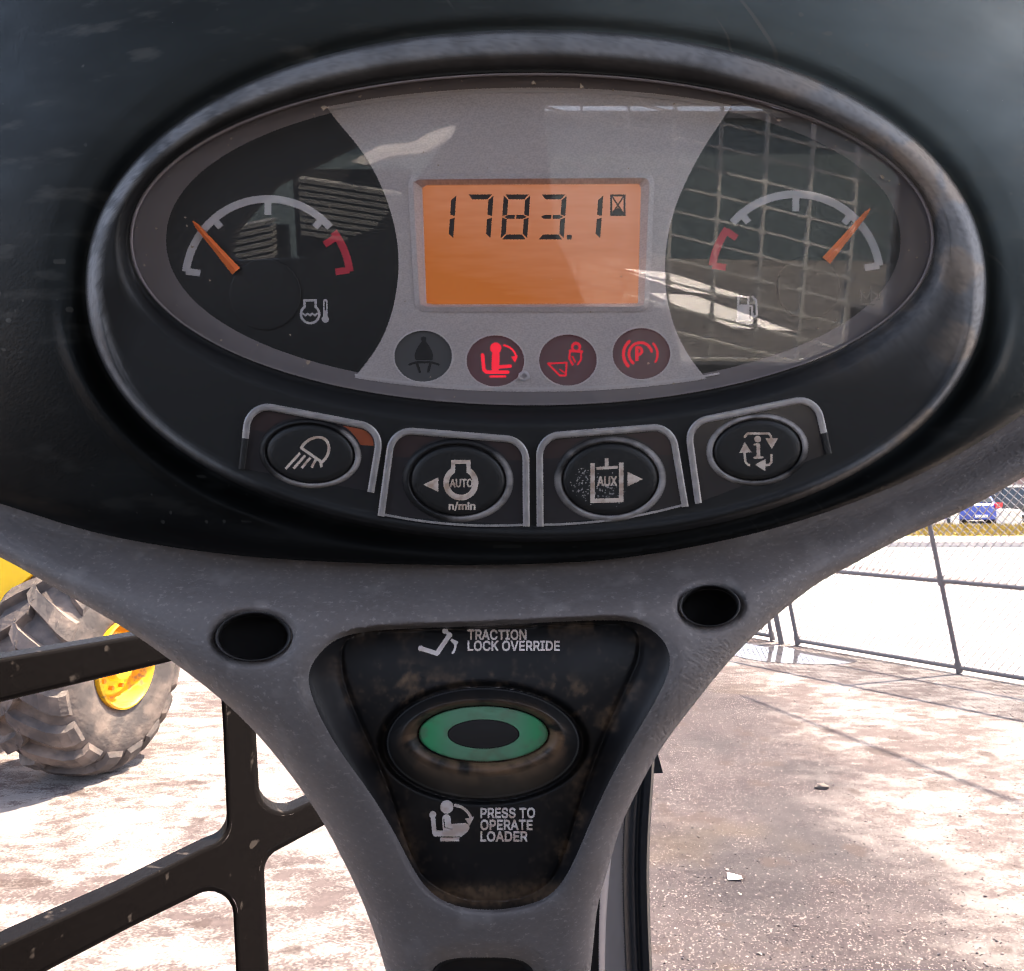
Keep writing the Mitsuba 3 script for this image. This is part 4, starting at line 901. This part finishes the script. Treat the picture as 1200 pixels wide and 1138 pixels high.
# ================================================================ WHEEL LOADER (left)
KL = 'wheel_loader'
n_ax = np.array([0.968, -0.25, 0.0]); n_ax /= np.linalg.norm(n_ax)
t_ax = np.array([-n_ax[1], n_ax[0], 0.0])
WC = np.array([-2.27, 5.78, 0.65])
RW = 0.655
roll = math.radians(3.0)
def wheel_xf(face_shift=0.0):
    M = np.eye(4); M[:3, 0], M[:3, 1], M[:3, 2] = t_ax, [0, 0, 1], n_ax   # local x along, y up, z out of the face
    if np.linalg.det(M[:3, :3]) < 0: M[:3, 0] *= -1
    M[:3, 3] = WC
    return M
MX = wheel_xf()
def revolve(prof, n=96):
    m = trimesh.creation.revolve(np.array(prof, float), sections=n); return m   # about z: (r, z)
carc = revolve([(0.235, -0.08), (0.25, -0.03), (0.3, 0.0), (0.42, 0.012), (0.5, 0.0), (0.555, -0.03), (0.585, -0.085), (0.6, -0.26), (0.585, -0.44), (0.555, -0.49), (0.42, -0.52), (0.275, -0.46)])
carc.apply_transform(MX)
put(KL + '__tyre', carc, 'tyre_rubber', smooth=35, label='big worn grey tyre with deep chevron lugs')
# one lug as a bent bar from the middle of the tread over the shoulder; copies turned round the axle
NL = 17
def lug(side):
    rows = []
    path = [(0.00, 0.655, -0.30, 0.055), (0.09, 0.655, -0.255, 0.055), (0.17, 0.648, -0.17, 0.058), (0.245, 0.635, -0.095, 0.062), (0.30, 0.61, -0.05, 0.066), (0.335, 0.575, -0.018, 0.068), (0.35, 0.535, 0.0, 0.07)]
    for ang_, rt, z, hw in path:
        zz_ = z if side > 0 else -0.52 - z
        aw = hw / rt
        rb = min(rt - 0.03, 0.57) if rt > 0.6 else rt - 0.03
        rows.append([(rb, ang_ - aw * 1.15, zz_), (rt, ang_ - aw * 0.8, zz_ + (0.008 if side > 0 else -0.008)), (rt, ang_ + aw * 0.8, zz_ + (0.008 if side > 0 else -0.008)), (rb, ang_ + aw * 1.15, zz_)])
    V = np.array([[(r_ * math.cos(a_), r_ * math.sin(a_), z_) for r_, a_, z_ in row] for row in rows])
    n, Fc = len(rows), []
    for i in range(n - 1):
        for j in range(3):
            a, b, c, d = i * 4 + j, i * 4 + j + 1, (i + 1) * 4 + j + 1, (i + 1) * 4 + j
            Fc += [(a, b, c), (a, c, d)]
    Fc += [(0, 2, 1), (0, 3, 2)]; e = (n - 1) * 4; Fc += [(e, e + 1, e + 2), (e, e + 2, e + 3)]
    return trimesh.Trimesh(V.reshape(-1, 3), Fc, process=False)
for side in (1, -1):
    base = mikit.ply(lug(side), 'tyre_rubber')
    for k in range(NL):
        i_ = k if side > 0 else k + NL
        R_ = T(MX) @ T().rotate([0, 0, 1], 360.0 / NL * (k + (0.5 if side < 0 else 0.0)) + 5)
        scene[KL + '__tyre__tread_lug' + (f'_{i_:03d}' if i_ else '')] = {**base, 'to_world': R_}
rim = revolve([(r_ * 0.87, z_) for r_, z_ in [(0.30, -0.03), (0.305, 0.012), (0.292, 0.018), (0.275, 0.0), (0.262, -0.05), (0.25, -0.10), (0.235, -0.12), (0.225, -0.115), (0.21, -0.09), (0.12, -0.075), (0.115, -0.03), (0.105, -0.015), (0.0, -0.01)]])
rim.apply_transform(MX); put(KL + '__rim', rim, 'yellow_paint', smooth=35, label='yellow dished wheel rim')
for k in range(10):
    a_ = 2 * math.pi * k / 10
    b = trimesh.creation.cylinder(radius=0.013, height=0.03, sections=6); b.apply_translation([0.145 * math.cos(a_), 0.145 * math.sin(a_), -0.072]); b.apply_transform(MX)
    put(KL + '__rim__bolt', b, 'orange_paint')
# fender, chassis and axle, mostly outside the frame
fd = Polygon([(-200, 500), (45, 560), (38, 672), (18, 690), (14, 702), (0, 708), (-200, 745)])
fm = prism(fd, lambda u, v: 5.55 + 0 * np.asarray(u, float), 0.0, -0.5)
put(KL + '__fender', fm, 'fender_paint', label='bright yellow fender plate above the tyre')
put(KL + '__chassis', rbox(-6.0, -3.05, 6.0, 7.4, 0.45, 1.3, 0.08), 'yellow_paint', smooth=30)
ax_ = tube(WC - n_ax * 0.3, WC - n_ax * 1.6, 0.16, 20); put(KL + '__axle', ax_, 'wheel_black', smooth=30)
tag(KL, 'yellow wheel loader parked at the left, only one big wheel and fender showing', 'wheel loader')

# ================================================================ PARKED VEHICLES AND FAR BUILDING
def car(name, cx, y0, length, width, height, mat, label, van=False):
    """Tail towards the viewer. Side profile lofted across the width so that the cabin narrows."""
    L_, W_, H_ = length, width / 2, height
    if van: prof = [(0, .32), (-.02, .75), (0.0, 1.05), (0.1, H_ - .12), (0.35, H_), (L_ * .62, H_), (L_ * .75, 1.1), (L_ - .15, .95), (L_, .6), (L_ - .05, .3)]
    else: prof = [(0.03, .32), (-.03, .55), (0.02, .88), (0.28, 1.0), (0.62, H_ - .06), (1.0, H_), (L_ * .5, H_ - .02), (L_ * .67, 1.0), (L_ - .35, .86), (L_, .62), (L_ - .04, .3)]
    prof = np.array(prof)
    secs = []
    for s in (-1, -0.97, -0.8, 0, 0.8, 0.97, 1):
        k = abs(s); P = []
        for y, z in prof:
            tuck = 1 - 0.2 * np.clip((z - 0.95) / max(H_ - 0.95, .01), 0, 1)
            zz_ = z if k < 0.95 else z - (0.05 if k < 1 else 0.10) * (z > 0.5)
            yy = y + (0 if k < 0.9 else (0.06 if k < 1 else 0.14) * (1 if y < L_ / 2 else -1) * (z > .4))
            P.append((cx + s * W_ * tuck, y0 + yy, zz_))
        secs.append(np.array(P))
    m = loft(secs, cap_first=True, cap_last=True); m.fix_normals()
    put(name, m, mat, smooth=35, label=label, cat='car')
    # rear window
    za, zb = (1.02, H_ - .13) if not van else (1.12, H_ - .22)
    ya = np.interp(za, [.88, 1.0, H_ - .06], [0.02, .28, .62]) if not van else 0.02
    yb = np.interp(zb, [.88, 1.0, H_ - .06], [0.02, .28, .62]) if not van else 0.08
    V = [(cx - W_ * .74, y0 + ya - .03, za), (cx + W_ * .74, y0 + ya - .03, za), (cx + W_ * .64, y0 + yb - .03, zb), (cx - W_ * .64, y0 + yb - .03, zb)]
    V = np.array(V + [(x, y + .02, z) for x, y, z in V])
    put(name + '__rear_window', trimesh.Trimesh(V, [(0, 1, 2), (0, 2, 3), (4, 6, 5), (4, 7, 6), (0, 4, 5), (0, 5, 1), (1, 5, 6), (1, 6, 2), (2, 6, 7), (2, 7, 3), (3, 7, 4), (3, 4, 0)], process=False), 'car_glass')
    for s in (-1, 1):
        put(name + '__tail_light', rbox(cx + s * W_ * .84 - .13, cx + s * W_ * .84 + .13, y0 - .06, y0 + .12, .78, .98, 0.02), 'lamp_red')
        for yy in (0.75, L_ - 0.85):
            w_ = trimesh.creation.cylinder(radius=0.32, height=0.2, sections=24); w_.apply_transform(trimesh.transformations.rotation_matrix(math.pi / 2, [0, 1, 0])); w_.apply_translation([cx + s * (W_ - .1), y0 + yy, .32])
            put(name + '__wheel', w_, 'wheel_black', smooth=30)
    put(name + '__bumper', rbox(cx - W_ * .96, cx + W_ * .96, y0 - .1, y0 + .1, .36, .56, 0.05), mat, smooth=30)
    put(name + '__number_plate', boxm(cx - .26, cx + .26, y0 - .125, y0 - .105, .62, .74) if False else boxm(cx - .26, cx + .26, y0 - .115, y0 - .101, .42, .53), 'white_paint')
car('parked_car', 18.75, 39.3, 4.0, 1.72, 1.48, 'car_blue', 'blue hatchback parked beyond the yellow verge, seen from behind')
car('parked_car_001', 21.9, 42.5, 4.6, 1.9, 1.75, 'car_dark', 'dark grey van parked right of the blue hatchback', van=True)
labels['parked_car_001']['category'] = 'van'
def tb(x0, x1, y0, y1, z0, z1, c=0.05):
    """upright block with a chamfered top"""
    a, b = sbox(x0, y0, x1, y1), None
    V = np.array([(x0, y0, z0), (x1, y0, z0), (x1, y1, z0), (x0, y1, z0), (x0, y0, z1 - c), (x1, y0, z1 - c), (x1, y1, z1 - c), (x0, y1, z1 - c), (x0 + c, y0 + c, z1), (x1 - c, y0 + c, z1), (x1 - c, y1 - c, z1), (x0 + c, y1 - c, z1)])
    return trimesh.convex.convex_hull(V)
put('concrete_block', tb(19.1, 19.75, 38.0, 38.7, 0.12, 0.78), 'white_paint', label='white painted concrete block on the verge right of the blue car', cat='block')
put('marker_post', tb(17.25, 17.5, 38.4, 38.6, 0.12, 0.8, 0.06), 'white_paint', label='short white marker post left of the blue car', cat='post')
put('low_wall', tb(10, 60, 52, 52.3, 0, 1.15, 0.03), 'white_paint', label='low white wall behind the parked vehicles', cat='wall')
put('far_building__wall', boxm(5, 90, 62, 75, 0, 5.2), 'brown_render')
put('far_building__roof', tb(4.6, 90.4, 61.6, 75.4, 5.2, 5.6, 0.1), 'car_dark')
for k in range(14):
    put('far_building__window', boxm(8 + k * 5.5, 10.4 + k * 5.5, 61.94, 62.02, 2.3, 3.9), 'car_glass')
tag('far_building', 'long low brown building behind the parked vehicles', 'building')

put('added_shed__wall', boxm(-28, 40, -31, -26, 0, 5.6), 'added_shed_paint')  # unseen shed added so the glass mirrors a dark teal tone
put('added_shed__roof', tb(-28.3, 40.3, -31.3, -25.6, 5.6, 5.9, 0.1), 'car_dark')
tag('added_shed', 'dark teal shed added unseen behind the loader to tone the reflections', 'shed')

for i, q in enumerate(([(2.3, -20.5), (3.4, -19.5), (3.75, -13.6), (2.9, -14.6)], [(2.2, -14.2), (2.9, -14.0), (3.2, -9.6), (2.55, -9.8)])):  # bright stripes added behind the camera to streak the cover glass
    V = np.c_[np.array(q), np.full(4, 0.004)]
    put('added_stripe', trimesh.Trimesh(V, [(0, 1, 2), (0, 2, 3)], process=False), 'white_line', kind='structure')
